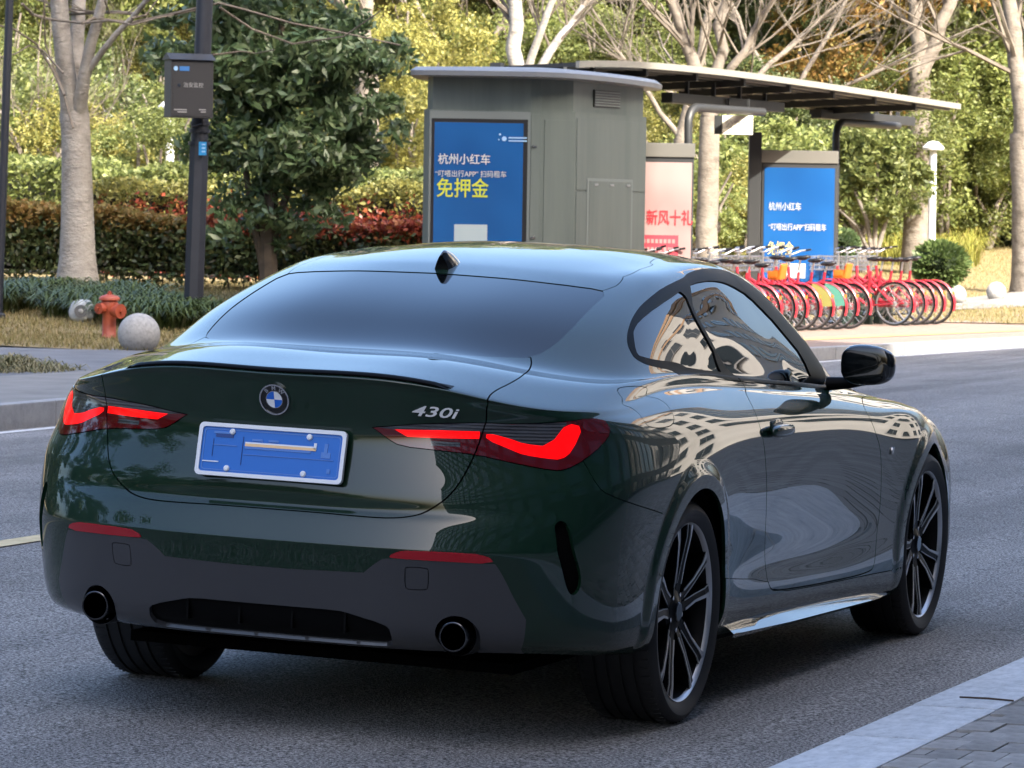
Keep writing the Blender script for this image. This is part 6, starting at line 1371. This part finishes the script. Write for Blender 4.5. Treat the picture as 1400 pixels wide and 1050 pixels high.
# --- hydrant
HP = on_z(149, 463, .12); HR = empty('fire_hydrant', (HP.x, HP.y, float(lawn_h(HP.x, HP.y)))); tag(HR, 'orange-red fire hydrant standing beside the stone ball', 'hydrant')
HM = noise_color(pbsdf('hydrant_paint', rough=.5, coat=.1), [(.25, (.24, .045, .025)), (.55, (.38, .075, .035)), (.8, (.46, .13, .06))], 9., bump=.2)
m = MB(); m.lathe([(.085, -.05), (.085, .02), (.075, .03), (.073, .25), (.080, .27), (.092, .31), (.096, .37), (.085, .40), (.08, .405)], 24); m.build('barrel', HM, HR, smooth=True, sharp=45)
m = MB(); m.lathe([(.105, .40), (.112, .405), (.112, .425), (.095, .445), (.05, .462), (.03, .466)], 24); m.build('bonnet', HM, HR, smooth=True, sharp=45)
m = MB(); m.lathe([(.018, .46), (.018, .50), (.0, .502)], 5); m.box((0, 0, .475), (.07, .02, .02)); m.build('operating_nut', HM, HR)
for dv, rr, ln in ((kx * -.62 - ky * .78, .058, .125), (kx * .72 - ky * .69, .078, .15)):
    dv = dv.normalized(); c = dv * .04 + UPZ * (.315 if rr < .07 else .29); m = MB(); m.tube([c, c + dv * ln * .62, c + dv * ln * .62, c + dv * ln], [rr * .72, rr * .72, rr, rr], 18); m.build('hose_outlet', HM, HR, smooth=True, sharp=40); m = MB(); e = c + dv * ln; m.tube([e, e + dv * .025], rr * .3, 5); m.build('outlet_nut', HM, HR)
# --- lawn loudspeaker rock
SP = on_z(110, 452, .12); SR = empty('garden_speaker', (SP.x, SP.y, float(lawn_h(SP.x, SP.y)))); tag(SR, 'pale rock-shaped garden loudspeaker with round grey grille on the lawn', 'loudspeaker')
rng = random.Random(4)
V, F = shell((0, 0, .12), .135, .125, .13, 3.0, 12, lambda p: p * (1 + .07 * math.sin(23 * p.x + 9 * p.z) + .05 * math.sin(31 * p.z + 17 * p.y))); m = MB(); m.add(V, F); m.build('rock_shell', noise_color(pbsdf('pale_rock', rough=.85), [(.3, (.30, .34, .38)), (.7, (.46, .50, .53))], 14., bump=.5), SR, smooth=True, sharp=50)
m = MB(); fd = (CAM_POS - SR.location); fd.z = 0; fd.normalize(); c = fd * .125 + UPZ * .125; m.tube([c, c + fd * .02], .072, 24); m.build('grille', pbsdf('grille_grey', (.10, .105, .115), .7), SR, smooth=True, sharp=40)
m = MB(); m.tube([c + fd * .02, c + fd * .028], [.03, .02], 16); m.build('grille_badge', pbsdf('grille_badge', (.28, .29, .3), .5), SR, smooth=True, sharp=40)
# --- stone balls
STONE = noise_color(pbsdf('speckled_granite', rough=.8), [(.25, (.17, .17, .165)), (.5, (.33, .33, .32)), (.8, (.45, .445, .43))], 28., detail=9, rough=.75, bump=.25, bscale=90)
def stone_ball(px, py, rpx, t, label, ped=True):
    c = at(px, py, t); k = rpx * t / 5468.66; root = empty('stone_ball', (c.x, c.y, c.z - k - (.08 if ped else 0))); tag(root, label, 'bollard')
    z0 = root.location.z; m = MB(); n = 20; pr = [(k * math.sin(math.pi * i / n) if 0 < i < n else 0, c.z - z0 - k * math.cos(math.pi * i / n)) for i in range(n + 1)]; m.lathe(pr, 40, cap=False); m.build('ball', STONE, root, smooth=True)
    m = MB(); m.lathe([(k * .62, -.1), (k * .62, .05), (k * .5, .10)], 24); m.build('ball_foot', STONE, root, smooth=True, sharp=40)
stone_ball(190, 457, 29, 40.2, 'grey speckled stone ball beside the fire hydrant', False)
stone_ball(1362, 399, 13.6, 71, 'pale stone ball on a pedestal on the right lawn')
stone_ball(1308, 403, 13.2, 68, 'pale stone ball half hidden behind the round shrub')
sp_ = [on_z(1300, 424, .1), on_z(1420, 420, .1), on_z(1420, 407, .1), on_z(1312, 411, .1)]
tag(MB().add([(p.x, p.y, float(lawn_h(p.x, p.y)) + .025) for p in sp_], [(0, 1, 2, 3)]).build('stone_path', PAVE), kind='structure')
# ---------------------------------------------------------------- buildings
WALLW = noise_color(pbsdf('pale_render', rough=.85), [(.3, (.46, .45, .43)), (.7, (.58, .57, .55))], .3)
WALLT = noise_color(pbsdf('tan_tiles', rough=.8), [(.3, (.42, .27, .17)), (.7, (.50, .33, .21))], .5)
WALLG = noise_color(pbsdf('grey_stone_wall', rough=.8), [(.3, (.045, .045, .046)), (.7, (.075, .075, .076))], .4)
WIN = pbsdf('building_window', (.03, .04, .05), .08, coat=.5); FRM = pbsdf('window_frame', (.25, .25, .26), .5); TILE = noise_color(pbsdf('grey_roof_tiles', rough=.8), [(.3, (.30, .30, .33)), (.7, (.42, .42, .45))], 1., stretch=(1, 1, 8))
def building(name, label, x0, x1, y0, y1, h, mat, bands, faces, fl=3.4, bay=3.6, win=(1.9, 1.7), band_mat=None, zb=0, rz=0, loc=(0, 0)):
    root = empty(name, (loc[0], loc[1], 0), rz); tag(root, label, 'building')
    MB().box(((x0 + x1) / 2, (y0 + y1) / 2, h / 2 + zb - .3), (x1 - x0, y1 - y0, h + .6)).build('wall', mat, root)
    MB().box(((x0 + x1) / 2, (y0 + y1) / 2, h + zb + .5), (x1 - x0 + .4, y1 - y0 + .4, .9)).build('parapet', band_mat or mat, root)
    if bands:
        for z in bands: MB().box(((x0 + x1) / 2, (y0 + y1) / 2, z), (x1 - x0 + .24, y1 - y0 + .24, .7)).build('band', band_mat or WALLT, root)
    wm = None
    for fc in faces:
        L = (y1 - y0) if 'x' in fc else (x1 - x0); n = int(L // bay)
        for i in range(n):
            for j in range(int((h - 1) // fl)):
                s_ = (i + .5) * L / n; z = 1.9 + j * fl + zb
                if 'x' in fc: c = (x0 - .02 if fc == '-x' else x1 + .02, y0 + s_, z); r0 = math.pi / 2
                else: c = (x0 + s_, y0 - .02 if fc == '-y' else y1 + .02, z); r0 = 0
                if wm is None:
                    o = MB().box((0, 0, 0), (win[0], .12, win[1])).build('window', WIN, root); wm = o.data; f1 = MB().box((0, 0, -win[1] / 2 - .06), (win[0] + .2, .3, .1)).box((0, 0, 0), (.07, .16, win[1])).build('window_frame', FRM, o); fm = f1.data
                else:
                    o = link(bpy.data.objects.new('window', wm), root); link(bpy.data.objects.new('window_frame', fm), o)
                o.location = c; o.rotation_euler = (0, 0, r0)
    return root
building('office_building', 'tall grey office block behind the camera that shades the road', -70, 15.2, -20, -14, 42, WALLG, None, ['+y'], 3.8, 4.4, (3.0, 2.2))
building('annex_building', 'lower grey annex of the office block on the near side of the road', .0, 36, -20, .0, 19.1, WALLG, None, ['+y'], 3.8, 4.4, (3.0, 2.2), None, 0, math.radians(-9), (15.3, -14))
building('apartment_building', 'pale apartment block with tan top floor ahead on the right side of the road', 66, 100, -56, -14.5, 27, WALLW, [22.4, 26.2], ['-x', '+y'], 3.4, 3.9, (2.1, 1.8), WALLT)
building('apartment_building', 'cream apartment tower ahead beyond the bend of the road', 92, 112, 1.5, 15, 33, WALLW, [28, 31.5], ['-x', '-y'], 3.4, 3.4, (1.9, 1.7), WALLT)
building('apartment_building', 'grey apartment block behind the camera across the road', -130, -96, 30, 62, 20, WALLG, None, ['+x', '-y'], 3.4, 4, (2.2, 1.8))
pB = at(870, 300, 150); building('apartment_building', 'pale apartment block glimpsed above the bus shelter', -9, 9, 0, 12, 22, WALLW, None, ['-y'], 3.3, 3.0, (1.7, 1.6), None, 0, math.atan2(_r.y, _r.x), (pB.x, pB.y))
pH = at(20, 300, 104); hr = empty('tiled_house', (pH.x, pH.y, 0), math.atan2(_r.y, _r.x)); tag(hr, 'house with sloping grey tiled roof far behind the left trunk', 'house')
MB().box((0, 3, 1.7), (9, 6, 3.6)).build('wall', WALLW, hr); m = MB(); m.add([(-5, -.5, 3.3), (5, -.5, 3.3), (5, 3.4, 5.6), (-5, 3.4, 5.6), (-5, 7, 3.3), (5, 7, 3.3)], [(0, 1, 2, 3), (3, 2, 5, 4), (0, 3, 4), (1, 5, 2)]); m.build('roof', TILE, hr)
for x in (-2.5, .5, 3): MB().box((x, -.02, 2.0), (1.3, .1, 1.2)).build('window', WIN, hr)
# trees across the road behind the camera and ahead (seen in the paint)
for i, (x, y, sc) in enumerate([(-46, 22, 1.0), (-58, 26, 1.1), (-70, 24, 1.2), (-84, 30, 1.3), (-95, 28, 1.3), (-62, 17, .9)]):
    root = empty('street_tree', (x, y, 0)); tag(root, 'leafy street tree behind the camera, %s along the road' % ORDW[i].replace('leftmost', 'first'), 'tree', 'street trees behind the camera')
    c = link(bpy.data.objects.new('crown', crown_data('ab'[i % 2], 'green')), root); c.location.z = 4.2; c.scale = (sc,) * 3; c.rotation_euler.z = i; s_ = link(bpy.data.objects.new('trunk', STEMS), root); s_.location.z = 4.2; s_.scale = (1, 1, 1.35)
for i, (x, y, sc) in enumerate([(-66, 16, 2.1), (-52, 17, 1.9), (-40, 18, 2.2), (-27, 17, 2.0), (-16, 18, 2.2), (-5, 18.5, 2.0), (6, 20, 2.2), (16, 23, 2.1), (-34, 28, 2.6), (-10, 30, 2.6), (12, 33, 2.6), (26, 31, 2.2), (-80, 20, 2.4)]):
    root = empty('street_tree', (x, y, 0)); tag(root, 'tall street tree across the road, %s outside the left edge' % ORDW[i].replace('leftmost', 'first'), 'tree', 'tall street trees left of the picture')
    c = link(bpy.data.objects.new('crown', crown_data('ab'[i % 2], ['green', 'dark'][i % 2])), root); c.location.z = 5.6; c.scale = (sc,) * 3; c.rotation_euler.z = i; s_ = link(bpy.data.objects.new('trunk', STEMS), root); s_.location.z = 5.6; s_.scale = (1.5, 1.5, 1.8)
